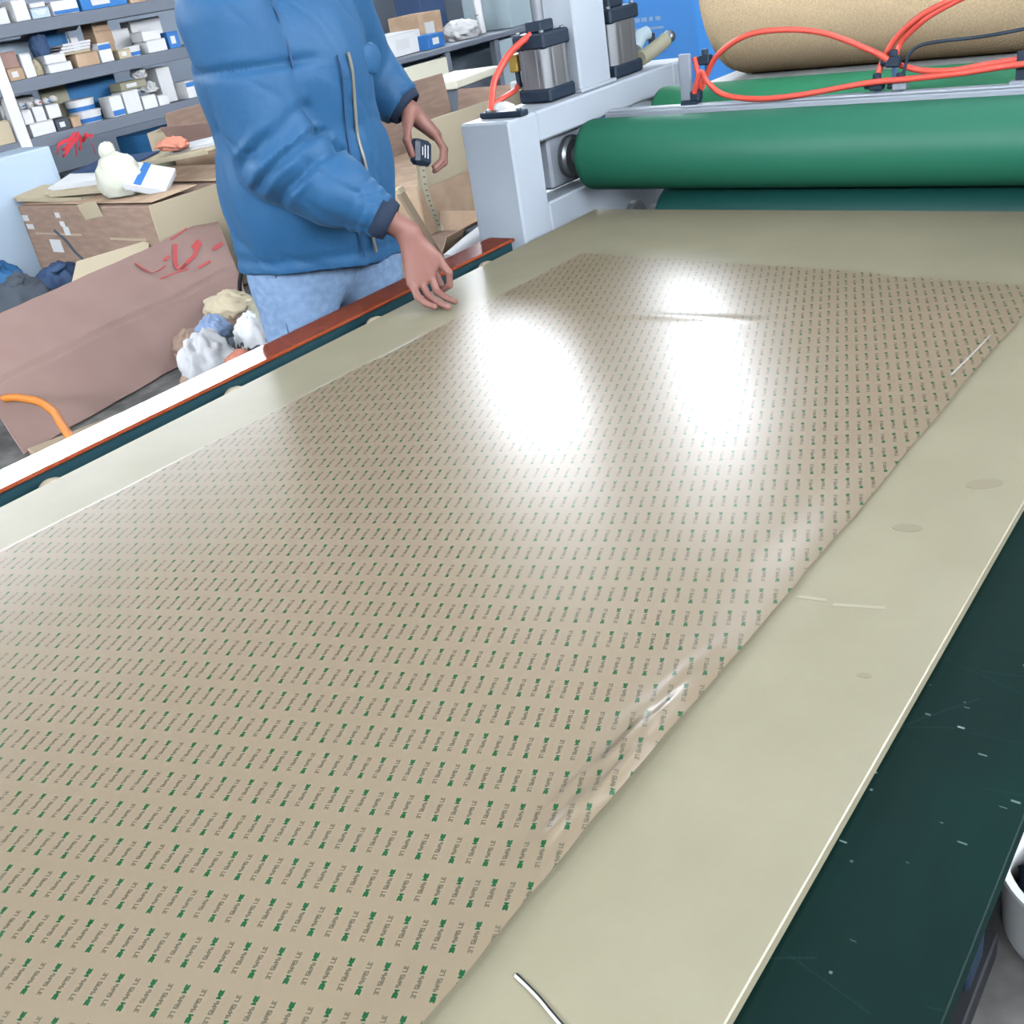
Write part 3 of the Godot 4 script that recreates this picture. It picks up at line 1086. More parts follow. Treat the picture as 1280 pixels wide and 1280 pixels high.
func hoses() -> void:
	var r: Material = M["hose_red"]
	var g := "red air hoses over the rail"
	var zz := -2.85
	var defs := [
		[[[-1.537, 1.061], [-1.528, 1.011], [-1.523, 0.974], [-1.5, 1.016], [-1.456, 1.068], [-1.369, 1.106], [-1.253, 1.109], [-1.142, 1.088], [-1.026, 1.038], [-0.985, 1.014]], "red air hose in the tall loop from the upright plate to the upper fitting"],
		[[[-1.545, 0.962], [-1.52, 1.017], [-1.502, 0.99], [-1.451, 0.952], [-1.353, 0.935], [-1.223, 0.938], [-1.035, 0.957], [-0.922, 0.960], [-0.805, 0.965], [-0.60, 0.978], [-0.09, 0.985]], "red air hose sagging low along the rail through the lower black fitting"],
		[[[-1.01, 0.967], [-1.001, 1.005], [-0.969, 1.059], [-0.916, 1.103], [-0.865, 1.127], [-0.78, 1.155], [-0.60, 1.215], [-0.35, 1.22], [-0.10, 1.12], [-0.02, 1.01]], "red air hose climbing from the lower black fitting, left of the two rising hoses"],
		[[[-0.968, 1.014], [-0.955, 1.049], [-0.925, 1.078], [-0.878, 1.11], [-0.79, 1.145], [-0.60, 1.20], [-0.33, 1.20], [-0.06, 1.11], [0.02, 1.01]], "red air hose climbing from the upper black fitting, right of the two rising hoses"],
		[[[-0.96, 1.002], [-0.903, 0.983], [-0.824, 0.977], [-0.731, 0.986], [-0.60, 0.992], [-0.09, 0.99]], "red air hose running level from the upper fitting to the right end plate"]]
	for k in defs.size():
		var pts := []
		for i in defs[k][0].size():
			var q = defs[k][0][i]
			var dep: float = (zz - 0.005 * k + 0.010 * sin(i * 1.7 + k)) if k != 1 else (-2.805 + 0.006 * sin(i * 1.7))
			var kk := dep / zz
			pts.append(Vector3(q[0] * kk, 1.4 + (q[1] - 1.4) * kk + (0.004 if k == 1 else 0.0), dep))
		one("air_hose", tube(pts, 0.0076, 10), r, defs[k][1], "hose", Vector3.ZERO, Vector3.ZERO, g)
	one("cable", tube([Vector3(-0.945, 0.968, zz), Vector3(-0.939, 1.0, zz), Vector3(-0.928, 1.026, zz), Vector3(-0.901, 1.042, zz), Vector3(-0.847, 1.047, zz), Vector3(-0.781, 1.047, zz - 0.01), Vector3(-0.717, 1.052, zz), Vector3(-0.60, 1.064, zz), Vector3(-0.30, 1.09, zz), Vector3(-0.04, 1.01, zz)], 0.0042, 8), M["black_part"], "thin black cable curving up to the right in front of the tan felt", "cable")
	one("air_hose", tube([Vector3(-1.972, 1.008, -2.43), Vector3(-1.985, 1.040, -2.46), Vector3(-1.990, 1.085, -2.49), Vector3(-1.982, 1.120, -2.52), Vector3(-1.968, 1.150, -2.55), Vector3(-1.945, 1.172, -2.575), Vector3(-1.915, 1.192, -2.60)], 0.0095, 12), r, "thick red air hose bending up from the frame corner to the front cylinder", "hose")
	one("air_hose", tube([Vector3(-1.985, 1.030, -2.462), Vector3(-1.972, 1.042, -2.50), Vector3(-1.992, 1.048, -2.585), Vector3(-2.0, 1.055, -2.61)], 0.0078, 10), r, "short red air hose branching into the foot of the front cylinder", "hose")

# ---------------------------------------------------------------- the worker
const FWD := Vector3(0.98, 0, -0.199)
const RGT := Vector3(0.199, 0, 0.98)

func finger(f: Field, pts: Array, r: float) -> void:
	for i in pts.size() - 1:
		var a := r * (1.0 - 0.10 * i)
		f.cone(pts[i], pts[i + 1], a, a * 0.9, 0.004)

func hand_mesh(wrist: Vector3, back: Vector3, knuckles: Array, fingers: Array, thumb: Array, forearm: Vector3) -> ArrayMesh:
	var lo := wrist
	var hi := wrist
	for fg in fingers + [thumb, [forearm]]:
		for p in fg:
			lo = lo.min(p)
			hi = hi.max(p)
	var e := Vector3.ONE * 0.05
	var f := Field.new(lo - e, hi + e, 0.0030)
	f.cone(forearm, wrist, 0.030, 0.026, 0.02, back.cross(wrist - forearm).normalized(), 1.15)
	for i in knuckles.size():
		var s: Vector3 = wrist.lerp(knuckles[i], 0.12)
		f.cone(s, knuckles[i], 0.0195, 0.0135, 0.016)
	for i in knuckles.size() - 1:
		f.cone(wrist.lerp((knuckles[i] + knuckles[i + 1]) / 2, 0.3), knuckles[i].lerp((knuckles[i] + knuckles[i + 1]) / 2, 1.0), 0.016, 0.0105, 0.014)
	for fg in fingers:
		finger(f, fg, 0.0098)
	f.cone(wrist.lerp(thumb[0], 0.25), thumb[0], 0.020, 0.0155, 0.02)
	finger(f, thumb, 0.0118)
	return f.mesh()

func nail(parent: Node, tip: Vector3, prev: Vector3, up: Vector3) -> void:
	var d := (tip - prev).normalized()
	var s := up.cross(d).normalized()
	var n := d.cross(s).normalized()
	var o := part("nail", rbox(Vector3(0.0085, 0.0022, 0.0105), 0.001), M["nail"], parent)
	o.transform = Transform3D(Basis(s, n, d), tip + n * 0.0066 - d * 0.001)

func fold(p: Vector3, c: Vector3, dir: Vector3, len_dir: Vector3, w: float, l: float, h: float) -> float:
	var q := p - c
	var a := q.dot(dir) / w
	var b := q.dot(len_dir) / l
	return h * exp(-a * a - b * b)

func person() -> void:
	var t := thing("person", "person in blue padded jacket and faded jeans leaning over the rail, holding a tape measure", "person", Vector3(-2.13, 0, -1.8))
	var o := Vector3(-2.13, 0, -1.8)
	var sh_r := Vector3(-1.985, 1.375, -1.60)
	var el_r := Vector3(-1.955, 1.080, -1.605)
	var wr_r := Vector3(-1.724, 0.872, -1.750)
	var sh_l := Vector3(-2.075, 1.375, -1.985)
	var el_l := Vector3(-2.175, 1.20, -2.15)
	var wr_l := Vector3(-2.062, 1.077, -2.188)
	var hip := Vector3(-2.13, 0.80, -1.80)
	var chest := Vector3(-2.055, 1.26, -1.79)
	var neck := Vector3(-2.02, 1.44, -1.79)
	var head := Vector3(-1.965, 1.60, -1.795)
	# --- body, one surface
	var f := Field.new(Vector3(-2.40, 0.0, -2.32), Vector3(-1.62, 1.56, -1.40), 0.013)
	f.cone(hip, chest, 0.115, 0.115, 0.03, RGT, 1.3)
	f.cone(chest, neck, 0.10, 0.055, 0.05)
	f.cone(sh_l, sh_r, 0.05, 0.05, 0.05)
	f.cone(neck, head, 0.054, 0.056, 0.03)
	for s in [[sh_r, el_r, wr_r], [sh_l, el_l, wr_l]]:
		f.cone(s[0], s[1], 0.048, 0.040, 0.02)
		f.cone(s[1], s[2], 0.038, 0.027, 0.02)
	var legs := [[Vector3(-2.105, 0.83, -1.69), Vector3(-2.115, 0.47, -1.67), Vector3(-2.14, 0.09, -1.66)], [Vector3(-2.080, 0.83, -1.91), Vector3(-2.095, 0.47, -1.93), Vector3(-2.13, 0.09, -1.95)]]
	for l in legs:
		f.cone(l[0], l[1], 0.085, 0.055, 0.03)
		f.cone(l[1], l[2], 0.052, 0.038, 0.02)
		f.cone(l[2] + Vector3(0, -0.035, 0), l[2] + FWD * 0.14 + Vector3(0, -0.045, 0), 0.035, 0.028, 0.02)
	# --- head with its own fine grid
	var hf := Field.new(head - Vector3(0.16, 0.20, 0.16), head + Vector3(0.20, 0.19, 0.16), 0.005)
	var look := (FWD + Vector3(0, -0.45, 0)).normalized()
	var hup := RGT.cross(look).normalized()
	if hup.y < 0.0:
		hup = -hup
	var hb := Basis(RGT, hup, RGT.cross(hup))
	var hp := func(x: float, y: float, z: float) -> Vector3:
		return head + RGT * x + hup * y + look * z
	hf.cone(neck, hp.call(0, -0.06, -0.03), 0.054, 0.056, 0.03)
	hf.ell(hp.call(0, 0.03, -0.005), hb, Vector3(0.076, 0.098, 0.095), 0.02)
	hf.ell(hp.call(0, -0.055, 0.035), hb, Vector3(0.056, 0.060, 0.058), 0.04)
	hf.cone(hp.call(0, -0.098, 0.064), hp.call(0, -0.092, 0.070), 0.020, 0.020, 0.025)
	hf.cone(hp.call(0, 0.015, 0.090), hp.call(0, -0.022, 0.108), 0.010, 0.013, 0.012)
	hf.cone(hp.call(-0.012, -0.027, 0.098), hp.call(0.012, -0.027, 0.098), 0.009, 0.009, 0.008)
	hf.cone(hp.call(-0.045, 0.030, 0.078), hp.call(0.045, 0.030, 0.078), 0.012, 0.012, 0.02)
	hf.cone(hp.call(-0.016, -0.058, 0.088), hp.call(0.016, -0.058, 0.088), 0.009, 0.009, 0.01)
	for sx in [-1.0, 1.0]:
		hf.carve(hp.call(sx * 0.032, 0.010, 0.105), 0.022)
		hf.ell(hp.call(sx * 0.078, 0.0, -0.005), Basis(RGT, hup, look), Vector3(0.012, 0.032, 0.020), 0.008)
	# --- hands
	var mid := [Vector3(-1.692, 0.766, -1.765), Vector3(-1.673, 0.727, -1.755), Vector3(-1.637, 0.716, -1.745), Vector3(-1.600, 0.713, -1.733)]
	var ring := [Vector3(-1.705, 0.751, -1.742), Vector3(-1.676, 0.722, -1.727), Vector3(-1.636, 0.714, -1.713), Vector3(-1.592, 0.712, -1.698)]
	var pinky := [Vector3(-1.712, 0.757, -1.718), Vector3(-1.690, 0.730, -1.705), Vector3(-1.658, 0.717, -1.697), Vector3(-1.628, 0.713, -1.692)]
	var idx := [Vector3(-1.680, 0.794, -1.790), Vector3(-1.656, 0.762, -1.792), Vector3(-1.660, 0.732, -1.790), Vector3(-1.690, 0.714, -1.785)]
	var thumb := [Vector3(-1.736, 0.820, -1.797), Vector3(-1.727, 0.766, -1.808), Vector3(-1.698, 0.727, -1.800)]
	var hr := hand_mesh(wr_r, Vector3(-0.6, 0.4, 0.6), [idx[0], mid[0], ring[0], pinky[0]], [idx, mid, ring, pinky], thumb, wr_r.lerp(el_r, 0.32))
	var lidx := [Vector3(-2.020, 1.005, -2.226), Vector3(-2.006, 0.962, -2.240), Vector3(-2.004, 0.930, -2.226), Vector3(-2.008, 0.917, -2.196)]
	var lmid := [Vector3(-2.040, 0.995, -2.258), Vector3(-2.028, 0.950, -2.272), Vector3(-2.022, 0.918, -2.256), Vector3(-2.026, 0.905, -2.218)]
	var lring := [Vector3(-2.060, 0.986, -2.284), Vector3(-2.050, 0.942, -2.296), Vector3(-2.044, 0.910, -2.276), Vector3(-2.046, 0.900, -2.232)]
	var lpin := [Vector3(-2.080, 0.980, -2.304), Vector3(-2.072, 0.946, -2.314), Vector3(-2.066, 0.918, -2.294), Vector3(-2.066, 0.906, -2.256)]
	var lth := [Vector3(-2.030, 1.045, -2.145), Vector3(-2.008, 1.012, -2.105), Vector3(-2.006, 0.972, -2.112)]
	var hl := hand_mesh(wr_l, Vector3(0.6, 0.2, -0.6), [lidx[0], lmid[0], lring[0], lpin[0]], [lidx, lmid, lring, lpin], lth, wr_l.lerp(el_l, 0.35))
	var st := begin()
	var back := Transform3D(Basis.IDENTITY, -o)
	for m in [f.mesh(), hf.mesh(), hr, hl]:
		st.append_from(m, 0, back)
	var body := part("body", st.commit(), M["skin"], t)
	for fg in [mid, ring]:
		nail(body, fg[3] - o, fg[2] - o, Vector3(-0.15, 1, 0.25))
	nail(body, thumb[2] - o, thumb[1] - o, Vector3(0.6, 0.4, 0.5))
	nail(body, lth[2] - o, lth[1] - o, Vector3(0.8, 0.1, 0.5))
	for sx in [-1.0, 1.0]:
		part("eye", cyl(0.010, 0.004, 0.0018, 16), M["eye_white"], body, hp.call(sx * 0.032, 0.010, 0.081) - o, Vector3(0, 0, 0)).basis = Basis(RGT, look, RGT.cross(look))
		part("iris", cyl(0.005, 0.003, 0.001, 14), M["iris"], body, hp.call(sx * 0.032, 0.010, 0.0835) - o).basis = Basis(RGT, look, RGT.cross(look))
	part("lips", rbox(Vector3(0.040, 0.010, 0.008), 0.004), M["lip"], body, hp.call(0, -0.060, 0.0955) - o).basis = Basis(RGT, hup, RGT.cross(hup))
	# --- hair
	var af := Field.new(head - Vector3(0.18, 0.16, 0.16), head + Vector3(0.16, 0.20, 0.16), 0.007)
	af.ell(hp.call(0, 0.045, -0.018), hb, Vector3(0.086, 0.098, 0.100), 0.02)
	af.cut(hp.call(0, 0.045, 0.052), (look - hup * 0.9).normalized())
	af.cut(hp.call(0, -0.025, 0.0), -hup)
	part("hair", shifted(af.mesh(func(p, _n): return 0.004 * noise.get_noise_3dv(p * 900.0)), -o), M["hair"], t)
	# --- jacket
	var jf := Field.new(Vector3(-2.46, 0.66, -2.36), Vector3(-1.60, 1.56, -1.36), 0.0072)
	jf.cone(Vector3(-2.105, 0.74, -1.805), Vector3(-2.085, 1.0, -1.805), 0.188, 0.186, 0.03, RGT, 1.32)
	jf.cone(Vector3(-2.085, 1.0, -1.805), chest, 0.186, 0.184, 0.05, RGT, 1.28)
	jf.cone(chest, neck + Vector3(0, -0.02, 0), 0.165, 0.085, 0.08, RGT, 1.2)
	jf.cone(sh_l + Vector3(0, -0.02, 0), sh_r + Vector3(0, -0.02, 0), 0.085, 0.085, 0.08)
	jf.cone(neck, neck + Vector3(0.02, 0.05, 0), 0.085, 0.078, 0.02)
	jf.cone(sh_r, el_r, 0.108, 0.094, 0.010)
	jf.cone(el_r, el_r.lerp(wr_r, 0.45), 0.092, 0.080, 0.010)
	jf.cone(el_r.lerp(wr_r, 0.45), el_r.lerp(wr_r, 0.86), 0.080, 0.048, 0.012)
	jf.cone(sh_l, el_l, 0.112, 0.098, 0.015)
	jf.cone(el_l, el_l.lerp(wr_l, 0.90), 0.098, 0.064, 0.015)
	jf.cut(el_l.lerp(wr_l, 0.90), (wr_l - el_l).normalized(), 0.14)
	jf.cut(Vector3(-2.1, 0.77, -1.8), Vector3(0, -1, 0.15).normalized())
	jf.cut(el_r.lerp(wr_r, 0.83), (wr_r - el_r).normalized(), 0.14)
	jf.cut(neck + Vector3(0.01, 0.075, 0), Vector3(0.2, 1, 0).normalized())
	var arm_r := (wr_r - el_r).normalized()
	var bump := func(p: Vector3, n: Vector3) -> float:
		var h := 0.010 * noise.get_noise_3d(p.x * 170.0, p.y * 90.0, p.z * 170.0)
		var wr := noise.get_noise_3d(p.x * 150.0 + p.y * 90.0, p.y * 130.0, p.z * 150.0 - p.y * 100.0)
		h -= 0.0045 * maxf(0.0, 1.0 - absf(wr) * 7.0) * (0.35 + 0.65 * smoothstep(1.24, 1.12, p.y))
		# quilting seam across the upper sleeve and chest
		var q := p - sh_r
		h -= 0.010 * exp(-pow((p.y - 1.272 - 0.05 * (p.z + 1.6)) / 0.010, 2.0)) * smoothstep(0.20, 0.12, Vector2(q.x, q.z).length())
		# folds in the crook of the elbow and below it
		var pe := Geometry3D.get_closest_point_to_segment(p, el_r, wr_r)
		var pu := Geometry3D.get_closest_point_to_segment(p, sh_r, el_r)
		var on_arm := smoothstep(0.125, 0.105, minf(p.distance_to(pe), p.distance_to(pu)))
		var wob := Vector3(0, 0.016, 0) * noise.get_noise_3dv(p * 260.0)
		for k in 7:
			if on_arm <= 0.0:
				break
			var c := el_r + Vector3(0.02 + 0.014 * k, 0.075 - 0.020 * k, -0.02 - 0.006 * k)
			var dir := Vector3(0.45 + 0.03 * k, -0.85, -0.25).normalized()
			h += on_arm * fold(p + wob, c + dir * (0.006 * sin(k * 4.1)), dir, Vector3(0.85, 0.45, 0.2).normalized(), 0.008 + 0.002 * (k % 3), 0.05 + 0.014 * (k % 3), (0.010 if k % 2 == 0 else -0.012) * (0.7 + 0.2 * (k % 3)))
		for k in 4:
			var c2 := el_r.lerp(wr_r, 0.62 + 0.07 * k)
			h += on_arm * fold(p + wob * 0.6, c2, arm_r, Vector3(0, 0.2, 1), 0.008, 0.05 + 0.02 * k, -0.005)
		# long vertical drapes at the back and front
		h += 0.006 * sin((p.z * 34.0 + p.x * 26.0) + 3.0 * noise.get_noise_3dv(p * 60.0)) * smoothstep(1.20, 0.9, p.y) * (0.4 + 0.6 * absf(n.dot(RGT)))
		h -= 0.005 * exp(-pow((p.y - 0.805 - 0.15 * (p.z + 1.8)) / 0.012, 2.0))
		return h
	var jm := jf.mesh(bump)
	var jk := part("jacket", shifted(jm, -o), M["jacket"], t)
	# zip, flap and pocket on the front; cuffs
	var zp := []
	for k in 9:
		var y := 0.80 + 0.07 * k
		var c := Vector3(-2.125, 0.74, -1.80).lerp(chest, clampf((y - 0.74) / 0.52, 0.0, 1.0))
		zp.append(c)
	var front := []
	for c in zp:
		front.append(surface_hit(jf, c + RGT * (0.025 + 0.012 * sin(c.y * 9.0)), FWD) + FWD * 0.007 - o)
	part("zip", tube(front, 0.0045, 8, 4), M["zip"], jk)
	var plk := []
	for c in zp:
		plk.append(surface_hit(jf, c + RGT * (0.065 + 0.012 * sin(c.y * 9.0)), FWD) + FWD * 0.005 - o)
	part("placket_seam", tube(plk, 0.003, 6, 4), M["jacket_seam"], jk)
	for yy in [1.22, 1.02]:
		var cc := Vector3(-2.10, yy, -1.80)
		part("snap", cyl(0.013, 0.006, 0.002, 18), M["jacket_seam"], jk, surface_hit(jf, cc + RGT * 0.05, FWD) - o).basis = Basis(RGT, FWD, RGT.cross(FWD))
	var fl := Vector3(-2.08, 1.235, -1.80)
	part("pocket_flap", blob(Vector3(0.010, 0.035, 0.045), 0.08, 3, 2.0, false, 14), M["jacket"], jk, surface_hit(jf, fl - RGT * 0.10, FWD) - o, Vector3(0, 0.2, 0))
	# armhole seam
	var ring_pts := []
	for k in 15:
		var an := -0.3 + 2.6 * k / 14.0
		var dirv := (Vector3(0, 1, 0) * cos(an) + FWD * sin(an))
		ring_pts.append(surface_hit(jf, sh_r - RGT * 0.035 + Vector3(0, -0.03, 0), dirv) + dirv.normalized() * 0.003 - o)
	part("armhole_seam", tube(ring_pts, 0.003, 6, 3), M["jacket_seam"], jk)
	for s in [[el_r, wr_r, 0.83, 0.050], [el_l, wr_l, 0.91, 0.056]]:
		var d: Vector3 = (s[1] - s[0]).normalized()
		var cu := part("cuff", lathe([Vector2(s[3] * 0.7, -0.025), Vector2(s[3], -0.02), Vector2(s[3], 0.0), Vector2(s[3] * 0.90, 0.016), Vector2(s[3] * 0.72, 0.018), Vector2(s[3] * 0.66, -0.02)], 32, true), M["cuff"], jk)
		var sx := d.cross(Vector3.UP).normalized()
		cu.transform = Transform3D(Basis(sx, d, sx.cross(d)), s[0].lerp(s[1], s[2]) - o)
	# --- jeans and shoes
	var df := Field.new(Vector3(-2.42, 0.03, -2.18), Vector3(-1.90, 0.98, -1.44), 0.0105)
	df.cone(Vector3(-2.105, 0.80, -1.80), Vector3(-2.10, 0.92, -1.80), 0.132, 0.128, 0.03, RGT, 1.2)
	for l in legs:
		df.cone(l[0] + Vector3(0, -0.06, 0), l[1], 0.112, 0.086, 0.04)
		df.cone(l[1], l[2] + Vector3(0, 0.03, 0), 0.086, 0.070, 0.03)
	df.cut(Vector3(0, 0.075, 0), Vector3(0, -1, 0))
	df.cut(Vector3(0, 0.93, 0), Vector3(0, 1, 0))
	part("jeans", shifted(df.mesh(func(p, _n): return 0.006 * noise.get_noise_3d(p.x * 200.0, p.y * 260.0, p.z * 200.0)), -o), M["denim"], t)
	var seam := []
	for k in 9:
		var y3 := 0.80 - 0.08 * k
		var c3 := legs[0][0].lerp(legs[0][2], clampf((0.83 - y3) / 0.74, 0.0, 1.0)) as Vector3
		seam.append(surface_hit(df, c3, RGT + FWD * 0.35) + (RGT + FWD * 0.35).normalized() * 0.004 - o)
	part("leg_seam", tube(seam, 0.003, 6, 3), M["denim_seam"], t)
	for l in legs:
		var sf := Field.new(l[2] + Vector3(-0.14, -0.10, -0.10), l[2] + Vector3(0.26, 0.06, 0.10), 0.008)
		sf.cone(l[2] + Vector3(-0.03, -0.035, 0), l[2] + FWD * 0.15 + Vector3(0, -0.045, 0), 0.050, 0.042, 0.03)
		sf.cone(l[2] + Vector3(0, 0.01, 0), l[2] + Vector3(0, -0.04, 0), 0.056, 0.05, 0.03)
		sf.cut(Vector3(0, 0.018, 0), Vector3(0, -1, 0))
		var sh := part("shoe", shifted(sf.mesh(), -o), M["shoe"], t)
		var slb := part("sole", lathe([Vector2(0, 0), Vector2(0.052, 0), Vector2(0.055, 0.01), Vector2(0.054, 0.022), Vector2(0, 0.024)], 28), M["sole"], sh, l[2] * Vector3(1, 0, 1) + FWD * 0.055 - o)
		slb.basis = Basis(FWD * 2.45, Vector3.UP, RGT * 0.98)
	# --- the tape measure held in the far hand
	var tm := thing("tape_measure", "black tape measure with white marking held in the worker's lowered hand, blade hanging down", "tape measure", Vector3(-2.022, 0.965, -2.165))
	var tb := part("case", rbox(Vector3(0.034, 0.068, 0.072), 0.010), M["black_part"], tm, Vector3.ZERO, Vector3(-0.35, 0.15, 0))
	for k in [-0.010, 0.004, 0.016]:
		part("white_mark", rbox(Vector3(0.001, 0.034 if k < 0.01 else 0.022, 0.004), 0.0004), M["paper"], tb, Vector3(0.0175, 0.002, k))
	var tp := [Vector3(-2.022, 0.930, -2.162), Vector3(-2.015, 0.867, -2.150), Vector3(-2.015, 0.809, -2.161), Vector3(-2.025, 0.752, -2.188)]
	var loc := tp.map(func(p): return p - tm.position)
	part("blade", ribbon(loc, Vector3(0.7, 0, -0.3), 0.016, 0.0012), M["tape_yellow"], tm)
	var cv := curve(loc, 8)
	for k in range(2, cv.size() - 2, 2):
		part("tick", rbox(Vector3(0.009, 0.0024, 0.0030), 0.0005), M["black_part"], tm, cv[k])
	part("end_hook", rbox(Vector3(0.018, 0.016, 0.006), 0.001), M["olive"], tm, cv[-1])

func shifted(m: ArrayMesh, by: Vector3) -> ArrayMesh:
	var st := begin()
	st.append_from(m, 0, Transform3D(Basis.IDENTITY, by))
	return st.commit()

func surface_hit(f: Field, from: Vector3, dir: Vector3) -> Vector3:
	var d := dir.normalized()
	var last := from
	for k in 160:
		var p := from + d * (k * 0.004)
		var g := ((p - f.o) / f.c).round()
		var i := int((g.z * f.ny + g.y) * f.nx + g.x)
		if i < 0 or i >= f.d.size() or f.d[i] > 0.0:
			return last
		last = p
	return last

# ---------------------------------------------------------------- cartons and the like
# a closed carton: body, top flaps with a gap, tape and (optionally) a label on the side that faces +X
func carton(label: String, at: Vector3, size: Vector3, m: Material, turn := 0.0, extra := "", group := "") -> Node3D:
	var t := thing("carton", label, "box", at, turn, group)
	part("body", rbox(size - Vector3(0, 0.006, 0), 0.003), m, t, Vector3(0, size.y / 2 - 0.003, 0))
	for s in [-1.0, 1.0]:
		part("flap", rbox(Vector3(size.x * 0.49, 0.005, size.z), 0.0015), m, t, Vector3(s * size.x * 0.252, size.y - 0.003, 0))
	if extra.contains("tape"):
		part("tape", rbox(Vector3(size.x * 0.16, 0.0015, size.z + 0.002), 0.0005), M["tape"], t, Vector3(0, size.y + 0.0005, 0))
	if extra.contains("label"):
		part("paper_label", rbox(Vector3(0.002, size.y * 0.45, size.z * 0.4), 0.0005), M["paper"], t, Vector3(size.x / 2 + 0.001, size.y * 0.5, size.z * 0.08))
	if extra.contains("band"):
		part("blue_band", rbox(Vector3(0.002, size.y * 0.26, size.z * 0.98), 0.0005), M["box_blue"], t, Vector3(size.x / 2 + 0.001, size.y * (0.18 if extra.contains("low") else 0.78), 0))
	if extra.contains("lines"):
		for k in 3:
			part("printed_line", rbox(Vector3(0.0015, 0.006, size.z * (0.7 - 0.15 * k)), 0.0004), M["paper_grey"], t, Vector3(size.x / 2 + 0.001, size.y * (0.7 - 0.16 * k), 0))
	return t

func tub(label: String, at: Vector3, r: float, h: float, m: Material, band: Material) -> void:
	var t := thing("tub", label, "tub", at)
	part("body", lathe([Vector2(0, 0), Vector2(r * 0.92, 0), Vector2(r, h * 0.9), Vector2(r * 0.9, h * 0.9), Vector2(0, h * 0.9)], 36), m, t)
	part("lid", lathe([Vector2(0, h), Vector2(r * 0.9, h), Vector2(r * 1.04, h * 0.97), Vector2(r * 1.04, h * 0.86), Vector2(r, h * 0.85)], 36), m, t)
	part("band", lathe([Vector2(r * 0.93 + 0.001, h * 0.06), Vector2(r * 0.97 + 0.001, h * 0.42)], 36), band, t)

